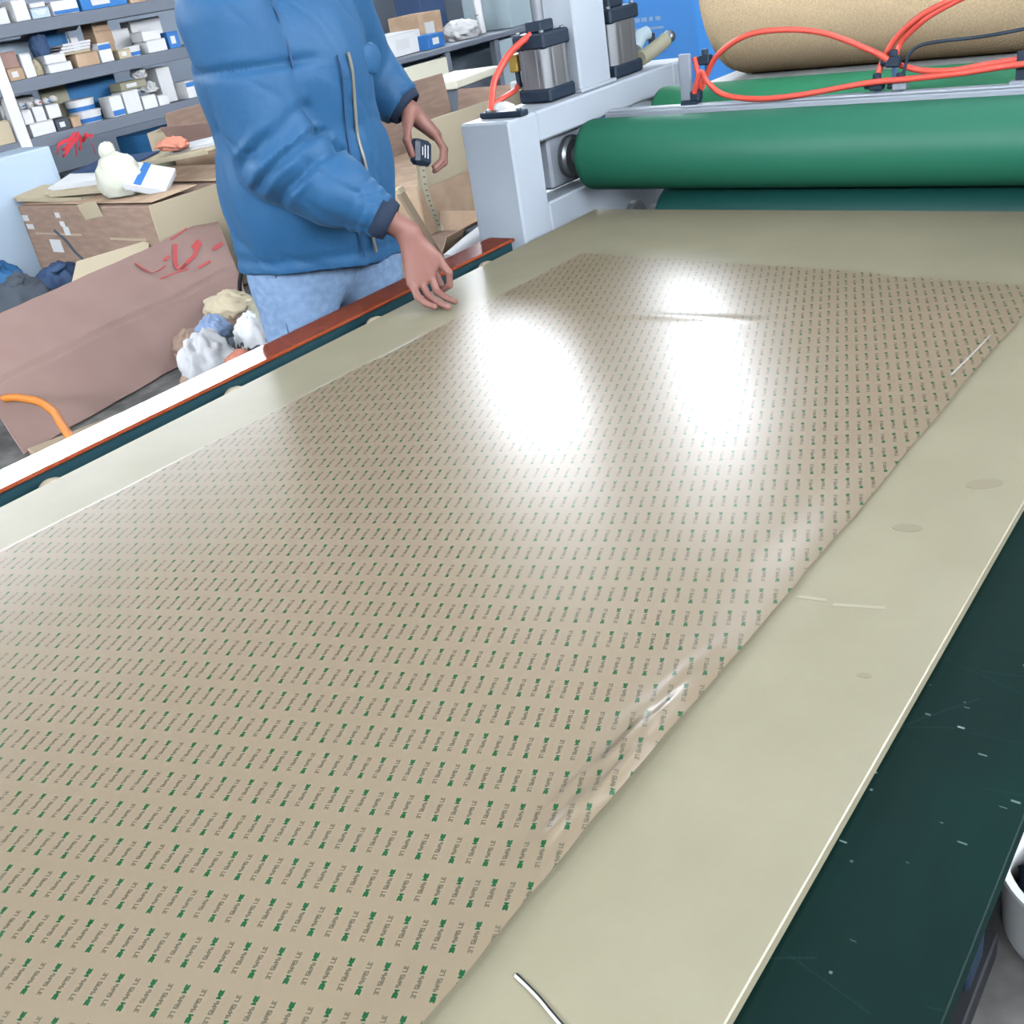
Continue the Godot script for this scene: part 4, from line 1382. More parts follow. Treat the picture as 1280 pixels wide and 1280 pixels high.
func shelves() -> void:
	# the rack: uprights, beams and decks
	var t := thing("storage_rack", "blue grey steel storage rack with loaded decks along the wall behind the worker", "rack", Vector3(-6.95, 0, -4.3))
	for zz in [-3.55, -6.6, -0.8]:
		for xx in [-6.70, -7.22]:
			var mm: Material = M["post_white"] if xx > -7.0 else M["shelf_steel"]
			part("upright", rbox(Vector3(0.06, 2.5, 0.075), 0.004), mm, t, Vector3(xx + 6.95, 1.25, zz + 4.3))
	for y in [0.855, 1.193, 1.51, 1.9]:
		for xx in [-6.695, -7.22]:
			part("beam", rbox(Vector3(0.04, 0.075, 5.72), 0.004), M["shelf_steel"], t, Vector3(xx + 6.95, y - 0.0385, 0.60))
		part("deck", rbox(Vector3(0.50, 0.012, 5.70), 0.002), M["shelf_steel"], t, Vector3(0, y - 0.007, 0.60))
	part("deck", rbox(Vector3(0.50, 0.012, 5.70), 0.002), M["shelf_steel"], t, Vector3(0, 0.30, 0.60))
	var kr: Material = M["kraft"]
	var wh: Material = M["box_white"]
	var kl: Material = M["kraft_light"]
	var gr: Material = M["paper_grey"]
	var X := -6.70
	# [label, z from, z to, bottom, top, depth, set back, material, extra]
	var list := [
		["white box at the left end of the middle deck, beside the kraft stack", -3.46, -3.59, 1.193, 1.29, 0.16, 0.0, wh, ""],
		["lower kraft box of a stack of two on the middle deck, white label in front", -3.60, -3.71, 1.193, 1.265, 0.14, 0.0, kr, "label"],
		["upper reddish kraft box of the stack of two at the left of the middle deck", -3.59, -3.70, 1.266, 1.36, 0.14, 0.0, M["kraft_pink"], ""],
		["tall narrow white box right of the two kraft boxes on the middle deck", -3.715, -3.79, 1.193, 1.335, 0.12, 0.0, wh, "lines"],
		["lower of two white boxes in the middle of the middle deck", -3.88, -4.05, 1.193, 1.245, 0.16, 0.0, wh, "lines"],
		["upper of two white boxes in the middle of the middle deck", -3.88, -4.03, 1.246, 1.30, 0.15, 0.01, wh, ""],
		["low kraft box under the flat trays on the middle deck", -4.09, -4.26, 1.193, 1.275, 0.16, 0.0, kr, "tape"],
		["white box with a blue band standing right of the low kraft box", -4.27, -4.37, 1.193, 1.31, 0.13, 0.0, wh, "band"],
		["small light tan box at the foot of the tall kraft column", -4.41, -4.51, 1.193, 1.25, 0.12, 0.0, kl, "label"],
		["bottom carton of the tall kraft column on the middle deck", -4.385, -4.50, 1.193, 1.29, 0.13, 0.14, kr, ""],
		["middle carton of the tall kraft column on the middle deck", -4.36, -4.50, 1.291, 1.38, 0.14, 0.13, kr, "tape"],
		["topmost carton of the tall kraft column on the middle deck", -4.36, -4.49, 1.381, 1.455, 0.14, 0.13, kr, ""],
		["lower white box with purple print near the right of the middle deck", -4.65, -4.81, 1.193, 1.27, 0.14, 0.0, wh, "lines"],
		["upper white box at the right of the middle deck", -4.64, -4.79, 1.271, 1.335, 0.14, 0.01, wh, ""],
		["blue box at the far right of the middle deck beside the worker's shoulder", -4.83, -4.93, 1.193, 1.30, 0.12, 0.0, M["box_blue"], "label"],
		["wide white carton at the bottom left of the lower deck", -3.62, -3.79, 0.855, 0.935, 0.16, 0.0, wh, "lines"],
		["left one of three small white cartons standing on the wide white carton", -3.60, -3.67, 0.936, 1.02, 0.11, 0.01, wh, ""],
		["middle one of three small white cartons standing on the wide white carton", -3.68, -3.76, 0.936, 1.025, 0.11, 0.01, wh, "lines"],
		["right one of three small white cartons, partly above the dark box", -3.775, -3.87, 0.936, 1.02, 0.11, 0.01, wh, ""],
		["dark brown box with a pale label on the lower deck under the small white cartons", -3.80, -3.90, 0.855, 0.925, 0.14, 0.0, M["rag_dark"], "label"],
		["small kraft box between the dark box and the white tubs on the lower deck", -3.91, -3.98, 0.855, 0.92, 0.12, 0.0, kr, ""],
		["tall white carton right of the two tubs on the lower deck", -4.23, -4.33, 0.855, 0.985, 0.13, 0.0, wh, "band low"],
		["white carton with printed lines near the middle of the lower deck", -4.34, -4.47, 0.855, 0.995, 0.13, 0.0, wh, "lines"],
		["grey carton right of the white cartons on the lower deck", -4.48, -4.60, 0.855, 0.94, 0.15, 0.0, gr, ""],
		["grey green carton with white label resting on the white carton and the grey one", -4.36, -4.57, 0.998, 1.05, 0.14, 0.02, M["olive"], "label"],
		["small white box at the right end of the lower deck", -4.61, -4.70, 0.855, 0.92, 0.12, 0.0, wh, ""],
		["pale grey carton standing right of the crumpled bags on the lower deck", -4.74, -4.86, 0.855, 1.09, 0.16, 0.12, gr, ""],
		["tall white box on the top deck near its left", -3.78, -3.88, 1.51, 1.63, 0.14, 0.0, wh, ""],
		["grey blue tray box on the top deck right of the tall white box", -3.89, -4.02, 1.51, 1.57, 0.16, 0.0, M["cabinet"], "lines"],
		["white box above a tray in the middle of the top deck", -4.04, -4.23, 1.51, 1.59, 0.16, 0.0, wh, "band low"],
		["long bright blue box on the top deck", -4.25, -4.60, 1.51, 1.59, 0.18, 0.0, M["blue_sheet"], "label"],
		["tan carton on the lower deck left of the white upright", -3.22, -3.50, 0.855, 0.99, 0.22, 0.0, kl, "tape"],
		["pale grey carton set back behind the flat trays of the middle deck", -4.02, -4.30, 1.193, 1.37, 0.12, 0.24, gr, ""],
		["grey board box leaning in the back left of the middle deck, behind the navy bundle", -3.72, -3.98, 1.193, 1.42, 0.10, 0.28, M["cabinet"], ""],
		["white box at the back of the middle deck between kraft column and white boxes", -4.52, -4.72, 1.193, 1.37, 0.12, 0.26, wh, "lines"],
		["pale green grey carton at the back right of the middle deck", -4.74, -5.0, 1.193, 1.41, 0.12, 0.26, gr, "label"],
		["grey carton at the back left of the lower deck behind the small white cartons", -3.60, -3.86, 0.855, 1.09, 0.12, 0.26, gr, ""],
		["white carton at the far right of the lower deck", -4.88, -5.02, 0.855, 0.97, 0.15, 0.02, wh, "band"],
		["low white box in front of the grey blue tray box on the top deck", -3.90, -4.01, 1.572, 1.60, 0.12, 0.01, wh, ""],
		["kraft box right of the long bright blue box on the top deck", -4.62, -4.86, 1.51, 1.62, 0.18, 0.0, kr, "tape"],
		["white carton on the top deck above the left upright", -3.56, -3.75, 1.51, 1.60, 0.16, 0.02, gr, ""],
	]
	for e in list:
		var w := absf(e[2] - e[1])
		carton(e[0], Vector3(X - e[5] / 2 - e[6] + 0.015, e[3], (e[1] + e[2]) / 2), Vector3(e[5], e[4] - e[3], w - 0.004), e[7], 0.0, e[8])
	# things that are not cartons
	tub("lower of two white tubs with blue bands stacked on the lower deck", Vector3(X - 0.11, 0.855, -4.10), 0.105, 0.075, wh, M["box_blue"])
	tub("upper of two white tubs with blue bands stacked on the lower deck", Vector3(X - 0.11, 0.931, -4.085), 0.095, 0.075, wh, M["box_blue"])
	tub("white tub with a blue band on the middle deck right of the kraft column", Vector3(X - 0.06, 1.193, -4.575), 0.055, 0.065, wh, M["box_blue"])
	var bins := [["dark blue panel bin behind the white cartons of the lower deck", Vector3(-6.98, 0.856, -4.27), Vector3(0.12, 0.285, 0.42)], ["dark blue folded board standing behind the trays of the middle deck", Vector3(-6.93, 1.194, -4.10), Vector3(0.06, 0.285, 0.22)]]
	for b in bins:
		var bn := thing("storage_bin", b[0], "bin", b[1])
		part("shell", rbox(b[2], 0.008), M["bin_blue"], bn, Vector3(0, b[2].y / 2, 0))
		part("rim", rbox(b[2] * Vector3(1.08, 0.06, 1.04), 0.004), M["bin_blue"], bn, Vector3(0, b[2].y * 0.95, 0))
	var ol := thing("board_piece", "olive grey square board leaning at the back of the lower deck above the tubs", "board", Vector3(-6.92, 0.856, -3.99), 0.0)
	part("panel", rbox(Vector3(0.012, 0.27, 0.20), 0.002), M["olive"], ol, Vector3(0, 0.135, 0))
	part("edge", rbox(Vector3(0.014, 0.008, 0.20), 0.002), kl, ol, Vector3(0, 0.27, 0))
	for k in 4:
		var tr := thing("flat_tray", ["lowest", "second", "third", "topmost"][k] + " of the flat pale trays piled on the low kraft box, middle deck", "tray", Vector3(X - 0.12, 1.277 + 0.017 * k, -4.12 - 0.012 * k))
		part("tray", rbox(Vector3(0.19, 0.010, 0.24 - 0.01 * k), 0.003), [kl, wh, M["bag_white"], wh][k], tr, Vector3(0, 0.006, 0))
		part("rim", rbox(Vector3(0.006, 0.015, 0.24 - 0.01 * k), 0.002), [kl, wh, M["bag_white"], wh][k], tr, Vector3(0.093, 0.008, 0))
	one("bag", blob(Vector3(0.06, 0.11, 0.065), 0.25, 11, 3.0), M["navy"], "navy blue bundle on top of white boxes of the middle deck", "bag", Vector3(X - 0.09, 1.353, -3.93))
	one("bag", blob(Vector3(0.05, 0.07, 0.045), 0.3, 12, 3.0), M["kraft_light"], "small beige crumpled bag right of the tall narrow white box", "bag", Vector3(X - 0.06, 1.228, -3.83))
	var papers := [[-4.55, 1.00, 0.07], [-4.64, 0.975, 0.06], [-4.59, 1.075, 0.05]]
	for k in 3:
		var p = papers[k]
		one("bag", blob(Vector3(0.07, 0.05, p[2]), 0.4, 20 + k, 4.0), M["bag_white"], ["left crumpled white bag on the grey cartons of the lower deck", "right crumpled white bag above the small white box of the lower deck", "topmost crumpled white bag of the heap on the lower deck"][k], "bag", Vector3(X - 0.10, p[1], p[0]))
	for k in 6:
		var zz := -3.585 - 0.058 * k
		var pk := thing("packet", ["first", "second", "third", "fourth", "fifth", "sixth"][k] + " small white packet from the left, lying on the three white cartons", "packet", Vector3(X - 0.05, 1.024 + 0.004 * (k % 2), zz))
		part("wrap", blob(Vector3(0.04, 0.026, 0.026), 0.22, 30 + k, 3.0, true, 12), [wh, gr, M["bag_white"]][k % 3], pk, Vector3(0, 0.013, 0))
		part("sticker", rbox(Vector3(0.002, 0.010, 0.018), 0.0005), [M["red_paint"], M["box_blue"], kl][k % 3], pk, Vector3(0.041, 0.016, 0))
	for k in 2:
		var pn := thing("white_board", ["short bright white lid leaning above the navy bundle of the middle deck", "long bright white lid leaning above the dark blue board of the middle deck"][k], "lid", Vector3(X - 0.10, 1.455 - 0.012, [-3.92, -4.19][k] ))
		part("lid", rbox(Vector3(0.12, 0.012, [0.13, 0.15][k]), 0.003), M["paper"], pn, Vector3.ZERO, Vector3(0, 0, 0.5))
		part("stay", rbox(Vector3(0.010, 0.24, 0.012), 0.002), M["shelf_steel"], pn, Vector3(-0.05, -0.12, 0))

func floor_clutter() -> void:
	# pinkish flat cardboard sheet leaning from the floor against the big carton
	var crd := func(u: float, v: float) -> Vector3:
		var b := Vector3(-3.857, 0.012, -1.60).lerp(Vector3(-4.17, 0.012, -3.05), u)
		var tp := Vector3(-4.42, 0.392, -1.72).lerp(Vector3(-4.90, 0.395, -3.52), u)
		var p := b.lerp(tp, v)
		var cre := 0.46 - 0.05 * u
		p.y += 0.045 * (1.0 - absf(v - cre) / (cre if v < cre else 1.0 - cre)) - 0.014 * exp(-pow((v - cre) / 0.012, 2.0))
		p.y += 0.010 * noise.get_noise_2d(u * 160.0, v * 90.0)
		return p
	var cs := thing("cardboard_sheet", "large flat pinkish cardboard sheet with red scrawls leaning against the big carton", "cardboard", Vector3(-4.35, 0.0, -2.4))
	part("sheet", sheet(60, 50, crd, 0.006), M["kraft_pink"], cs, Vector3(4.35, 0.0, 2.4))
	var marks := [[[0.62, 0.90], [0.64, 0.80], [0.66, 0.73], [0.69, 0.72], [0.72, 0.74]], [[0.79, 0.90], [0.77, 0.78], [0.76, 0.70], [0.77, 0.63], [0.80, 0.66]], [[0.80, 0.66], [0.84, 0.69], [0.87, 0.74]], [[0.85, 0.76], [0.89, 0.80], [0.87, 0.75]], [[0.84, 0.56], [0.90, 0.56]], [[0.72, 0.80], [0.75, 0.81]], [[0.93, 0.66], [0.98, 0.68]], [[0.68, 0.64], [0.74, 0.63], [0.80, 0.60]], [[0.78, 0.96], [0.86, 0.99]]]
	var wd := [0.022, 0.045, 0.030, 0.050, 0.018, 0.020, 0.030, 0.010, 0.012]
	for k in marks.size():
		var st := []
		for q in marks[k]:
			st.append(crd.call(q[0], q[1]) + Vector3(0.003, 0.006, 0.0))
		var mk := part("red_scrawl", ribbon(st, Vector3(0.3, 0.25, 0.8) if k in [0, 1] else Vector3(0.8, -0.5, 0.2), wd[k] * 0.8, 0.001, 6), M["red_paint"], cs, Vector3(4.35, 0.0, 2.4))
		mk.set_meta("label", "red painted scrawl")
	# the big carton with its load
	var bc := thing("large_carton", "big worn brown carton with white marks, heaped with flat cardboard and bags", "box", Vector3(-5.52, 0, -3.55))
	part("body", rbox(Vector3(1.33, 0.56, 0.90), 0.006), M["kraft_dark"], bc, Vector3(0, 0.28, 0))
	part("side_panel", rbox(Vector3(0.006, 0.56, 0.90), 0.002), M["kraft_light"], bc, Vector3(0.668, 0.285, 0))
	part("flap", rbox(Vector3(1.32, 0.007, 0.30), 0.002), M["kraft"], bc, Vector3(0, 0.575, 0.27), Vector3(0.04, 0, 0.01))
	part("flap", rbox(Vector3(1.32, 0.007, 0.40), 0.002), M["kraft"], bc, Vector3(0, 0.572, -0.24))
	for q in [[-0.62, 0.49, 0.07, 0.035], [-0.60, 0.44, 0.08, 0.03], [-0.25, 0.51, 0.05, 0.03], [-0.23, 0.46, 0.05, 0.03], [-0.21, 0.42, 0.06, 0.05], [-0.38, 0.33, 0.12, 0.075]]:
		part("paper_scrap", rbox(Vector3(q[2], q[3], 0.002), 0.0006), M["paper"], bc, Vector3(q[0], q[1], 0.451))
	part("tape", rbox(Vector3(0.50, 0.012, 0.002), 0.0005), M["tape"], bc, Vector3(-0.32, 0.40, 0.4505))
	part("tape", rbox(Vector3(0.34, 0.012, 0.002), 0.0005), M["tape"], bc, Vector3(0.38, 0.385, 0.4505))
	part("tear", tube([Vector3(-0.34, 0.42, 0.451), Vector3(-0.25, 0.36, 0.452), Vector3(-0.20, 0.30, 0.452), Vector3(-0.12, 0.24, 0.451)], 0.010, 6), M["rag_dark"], bc)
	part("torn_flap", rbox(Vector3(0.20, 0.09, 0.006), 0.002), M["kraft_light"], bc, Vector3(0.12, 0.54, 0.458), Vector3(0.2, 0, 0.12))
	var fl := [[-5.90, -3.25, 0.60, 0.62, 0.22, 0.15, "kraft_light"], [-5.62, -3.34, 0.625, 0.60, 0.26, 0.35, "kraft_light"], [-5.72, -3.42, 0.655, 0.55, 0.30, 0.5, "paper_grey"], [-5.80, -3.58, 0.69, 0.50, 0.26, 0.2, "navy"], [-5.40, -3.72, 0.70, 0.70, 0.22, 0.3, "kraft_light"], [-5.22, -3.86, 0.735, 0.46, 0.20, 0.35, "paper"]]
	var nm := ["front tan cardboard strip lying on the left of the big carton", "long pale cardboard strip lying aslant on the big carton", "grey board strip under the white bag on the big carton", "dark navy sheet sticking out left on the big carton", "long pale board at the back of the heap on the big carton", "white board with black edge at the back right of the heap"]
	for k in fl.size():
		var q = fl[k]
		var bp := thing("cardboard_strip", nm[k], "cardboard", Vector3(q[0], q[2], q[1]), q[5])
		part("sheet", rbox(Vector3(q[3], 0.008, q[4]), 0.002), M[q[6]], bp, Vector3.ZERO, Vector3(0.10, 0, 0.03 * (k - 2)))
		part("lip", rbox(Vector3(q[3] * 0.9, 0.03, 0.008), 0.002), M[q[6]], bp, Vector3(0, -0.014, q[4] / 2), Vector3(0.2, 0, 0.03 * (k - 2)))
	var bw := thing("plastic_bag", "cream white plastic bag with a knotted top on the big carton", "bag", Vector3(-5.30, 0.585, -3.27))
	part("bag", blob(Vector3(0.16, 0.15, 0.12), 0.16, 40, 1.6), M["bag_cream"], bw, Vector3(0, 0.075, 0))
	part("knot", blob(Vector3(0.05, 0.065, 0.05), 0.3, 41, 2.0, false, 14), M["bag_cream"], bw, Vector3(-0.07, 0.215, -0.02))
	var bx := thing("shipping_box", "white box with a dark blue stripe tilted on the right end of the big carton", "box", Vector3(-5.12, 0.645, -3.335), 0.55)
	part("body", rbox(Vector3(0.22, 0.045, 0.22), 0.004), M["box_white"], bx, Vector3.ZERO, Vector3(0.35, 0, -0.35))
	part("blue_stripe", rbox(Vector3(0.045, 0.048, 0.223), 0.003), M["box_blue"], bx, Vector3(-0.04, 0.0148, 0), Vector3(0.35, 0, -0.35))
	var rd := thing("red_cloth", "salmon red cloth lying behind the white bag on the big carton", "cloth", Vector3(-5.35, 0.75, -3.70))
	part("cloth", blob(Vector3(0.12, 0.05, 0.07), 0.3, 44, 3.0), M["salmon"], rd)
	part("hem", tube([Vector3(-0.1, 0.0, 0.06), Vector3(0.0, 0.01, 0.075), Vector3(0.1, 0.0, 0.06)], 0.008, 6), M["salmon"], rd)
	# open carton with raised flaps at the right of the big one
	var oc := thing("open_carton", "open brown carton with raised flaps between the big carton and the worker", "box", Vector3(-5.75, 0.0, -4.36), 0.15)
	part("body", rbox(Vector3(0.5, 0.62, 0.46), 0.005), M["kraft"], oc, Vector3(0, 0.31, 0))
	part("flap", rbox(Vector3(0.006, 0.20, 0.44), 0.002), M["kraft_dark"], oc, Vector3(0.24, 0.71, 0.0), Vector3(0, 0, 0.25))
	part("flap", rbox(Vector3(0.006, 0.26, 0.44), 0.002), M["kraft_dark"], oc, Vector3(-0.24, 0.74, 0.0), Vector3(0, 0, -0.15))
	part("flap", rbox(Vector3(0.48, 0.20, 0.006), 0.002), M["kraft_pink"], oc, Vector3(0, 0.71, 0.23), Vector3(0.5, 0, 0))
	part("paper_label", rbox(Vector3(0.002, 0.06, 0.08), 0.0005), M["paper"], oc, Vector3(0.251, 0.5, 0.1))
	# pale blue cabinet at the left edge
	var cb := thing("cabinet", "pale blue steel cabinet at the left edge in front of the rack", "cabinet", Vector3(-6.38, 0, -3.06))
	part("body", rbox(Vector3(0.34, 0.82, 0.76), 0.006), M["cabinet"], cb, Vector3(0, 0.42, 0))
	part("door", rbox(Vector3(0.012, 0.74, 0.70), 0.003), M["cabinet"], cb, Vector3(0.175, 0.42, 0))
	part("plinth", rbox(Vector3(0.32, 0.02, 0.72), 0.003), M["shelf_steel"], cb, Vector3(0, 0.01, 0))
	# red strap bundle between rack and carton
	var rs := thing("strap_bundle", "tangle of bright red straps hanging under the lower deck", "straps", Vector3(-6.655, 0.765, -3.93))
	for k in 7:
		var a := k * 0.55 - 1.6
		part("strap", ribbon([Vector3(0, 0.0, 0.0), Vector3(0.05, 0.04 + 0.02 * sin(k * 2.0), 0.09 * cos(a)), Vector3(0.03, 0.02 - 0.03 * (k % 3), 0.22 * cos(a) - 0.03), Vector3(-0.02, -0.10 + 0.02 * k, 0.26 * cos(a) - 0.06)], Vector3(0.2, 0.9, 0.2), 0.022, 0.003), M["red_strap"], rs)
	var us := [["beige carton tilted on the floor heap below the rack", Vector3(-6.25, 0.60, -4.28), Vector3(0.16, 0.15, 0.17), "kraft_light", 0.5], ["grey metal box on the lowest deck under the red straps", Vector3(-6.70, 0.31, -4.0), Vector3(0.4, 0.28, 0.5), "shelf_steel", 0.0], ["dark blue crate on the lowest deck of the rack behind the big carton", Vector3(-6.74, 0.31, -4.65), Vector3(0.4, 0.40, 0.6), "bin_blue", 0.0], ["olive brown crate under the beige tilted carton", Vector3(-6.25, 0.0, -4.25), Vector3(0.42, 0.595, 0.5), "olive", 0.1]]
	for u in us:
		carton(u[0], u[1], u[2], M[u[3]], u[4], "tape" if u[3] == "kraft_light" else "")
	# dark bags and scraps left of the sheet
	var heap := [[-5.55, 0.11, -2.62, 0.20, 0.22, 0.18, "rag_dark", "dark grey bundle on the floor at the left edge behind the sheet"], [-5.75, 0.10, -2.98, 0.18, 0.19, 0.16, "navy", "navy bundle on the floor beside the big carton's corner"], [-5.25, 0.06, -2.36, 0.16, 0.13, 0.14, "bag_grey", "pale grey bag on the floor at the left edge in front of the dark bundle"], [-5.95, 0.13, -2.72, 0.20, 0.24, 0.18, "bin_blue", "blue black bag behind the dark grey bundle at the left edge"]]
	for h in heap:
		var hp := thing("bundle", h[7], "bag", Vector3(h[0], 0, h[2]))
		part("bag", blob(Vector3(h[3], h[4], h[5]), 0.28, int(h[3] * 1000), 2.6), M[h[6]], hp, Vector3(0, h[4] * 0.5, 0))
		part("tie", blob(Vector3(0.07, 0.03, 0.05), 0.4, 8, 3.0, false, 12), M[h[6]], hp, Vector3(0.05, h[4] * 1.32, 0.03), Vector3(0.3, 0.4, 0.3))
	var sc := [["folded tan cardboard scrap lying behind the top edge of the pink sheet", Vector3(-5.02, 0.10, -2.62), "kraft", 0.4], ["pale folded cardboard scrap in front of the big carton", Vector3(-5.05, 0.26, -2.90), "kraft_light", 0.75]]
	for s in sc:
		var b := thing("cardboard_scrap", s[0], "cardboard", s[1], s[3])
		part("leaf", rbox(Vector3(0.42, 0.008, 0.26), 0.002), M[s[2]], b, Vector3(0, 0.05, 0), Vector3(0.35, 0, 0.12))
		part("leaf", rbox(Vector3(0.42, 0.008, 0.24), 0.002), M[s[2]], b, Vector3(0, 0.00, 0.10), Vector3(-0.25, 0, 0.12))
		part("prop", rbox(Vector3(0.30, s[1].y, 0.12), 0.003), M["kraft_dark"], b, Vector3(-0.02, -s[1].y / 2, 0.0))
	# orange hose arching from the floor
	one("floor_hose", tube([Vector3(-4.25, 0.02, -1.45), Vector3(-4.12, 0.16, -1.68), Vector3(-3.84, 0.20, -1.70), Vector3(-3.62, 0.20, -1.66), Vector3(-3.50, 0.19, -1.615), Vector3(-3.34, 0.17, -1.555), Vector3(-3.20, 0.08, -1.50), Vector3(-3.10, 0.02, -1.46), Vector3(-2.9, 0.018, -1.35)], 0.016, 12), M["hose_orange"], "orange hose arching over the left end of the pinkish cardboard sheet", "hose")
	# rubbish between the sheet and the machine
	var tr := [[-3.62, -2.36, 0.10, 0.13, 0.16, 0.13, "bag_grey", "crumpled pale grey plastic bag nearest the rail in the rubbish heap", 50], [-3.90, -2.62, 0.13, 0.09, 0.085, 0.08, "rag_blue", "round grey blue bundle on the rubbish heap", 51], [-4.08, -2.60, 0.05, 0.10, 0.09, 0.10, "kraft_dark", "brown paper crumple at the left of the rubbish heap", 52], [-3.70, -2.62, 0.07, 0.09, 0.08, 0.09, "rag_dark", "dark grey cloth lump behind the pale grey bag", 53], [-3.50, -2.42, 0.10, 0.07, 0.06, 0.08, "salmon", "reddish crumpled packet right of the pale grey bag", 54], [-3.55, -2.56, 0.15, 0.10, 0.12, 0.07, "paper", "white and pink packet standing beside the worker's leg", 55], [-4.05, -2.84, 0.16, 0.16, 0.08, 0.12, "kraft_light", "beige cardboard crumple on top of the rubbish heap", 56], [-3.86, -2.90, 0.10, 0.14, 0.12, 0.12, "olive", "olive sack at the back of the rubbish heap", 57]]
	for q in tr:
		var b2 := thing("rubbish", q[7], "rubbish", Vector3(q[0], 0, q[1]))
		part("crumple", blob(Vector3(q[3], q[4], q[5]), 0.34, q[8], 2.6), M[q[6]], b2, Vector3(0, q[2], 0))
		part("under_layer", blob(Vector3(q[3] * 1.1, maxf(q[2], 0.05), q[5] * 1.1), 0.2, q[8] + 7, 2.0), M["rag_dark"] if q[8] % 2 else M["kraft_dark"], b2, Vector3(0, maxf(q[2], 0.05) * 0.45, 0))
	var hoop := thing("black_hoop", "black round hoop leaning over a blue bag behind the worker's leg", "hoop", Vector3(-4.02, 0.20, -3.08))
	var hp2 := []
	for k in 13:
		var an2 := PI * k / 12.0
		hp2.append(Vector3(0.15 * cos(an2) * 0.66, 0.2 * sin(an2) - 0.05, -0.15 * cos(an2) * 0.75))
	part("ring", tube(hp2, 0.010, 8, 3), M["black_soft"], hoop)
	part("blue_bag", blob(Vector3(0.11, 0.10, 0.11), 0.25, 61, 2.4), M["bin_blue"], hoop, Vector3(0, -0.05, 0))
	part("under_layer", blob(Vector3(0.16, 0.12, 0.15), 0.2, 62, 2.0), M["rag_dark"], hoop, Vector3(0, -0.14, 0))
	for k in 3:
		var pk := thing("floor_plank", ["rough grey plank on the floor along the lower edge of the pink sheet", "short dark plank on the floor nearest the rail", "long worn plank on the floor between sheet and rail"][k], "plank", [Vector3(-3.72, 0.012, -2.05), Vector3(-3.45, 0.016, -1.98), Vector3(-3.40, 0.012, -1.62)][k], [1.35, 1.1, 1.3][k])
		part("board", rbox(Vector3([0.9, 0.4, 1.1][k], 0.022, 0.11), 0.004), [M["wood"], M["rag_dark"], M["olive"]][k], pk)
		part("splinter", rbox(Vector3(0.12, 0.01, 0.02), 0.003), M["wood"], pk, Vector3(-0.2, 0.014, 0.03))
	# bin beside the machine at the lower right
	var bk := thing("white_bin", "white round bin holding dark cloth on the floor at the lower right", "bin", Vector3(-0.11, 0, -1.215))
	part("shell", lathe([Vector2(0, 0.0), Vector2(0.10, 0.0), Vector2(0.108, 0.01), Vector2(0.116, 0.125), Vector2(0.122, 0.130), Vector2(0.121, 0.136), Vector2(0.108, 0.134), Vector2(0.098, 0.03), Vector2(0, 0.03)], 48), M["white_plastic"], bk)
	part("cloth", blob(Vector3(0.095, 0.07, 0.095), 0.25, 71, 2.5), M["cuff"], bk, Vector3(0, 0.065, 0))

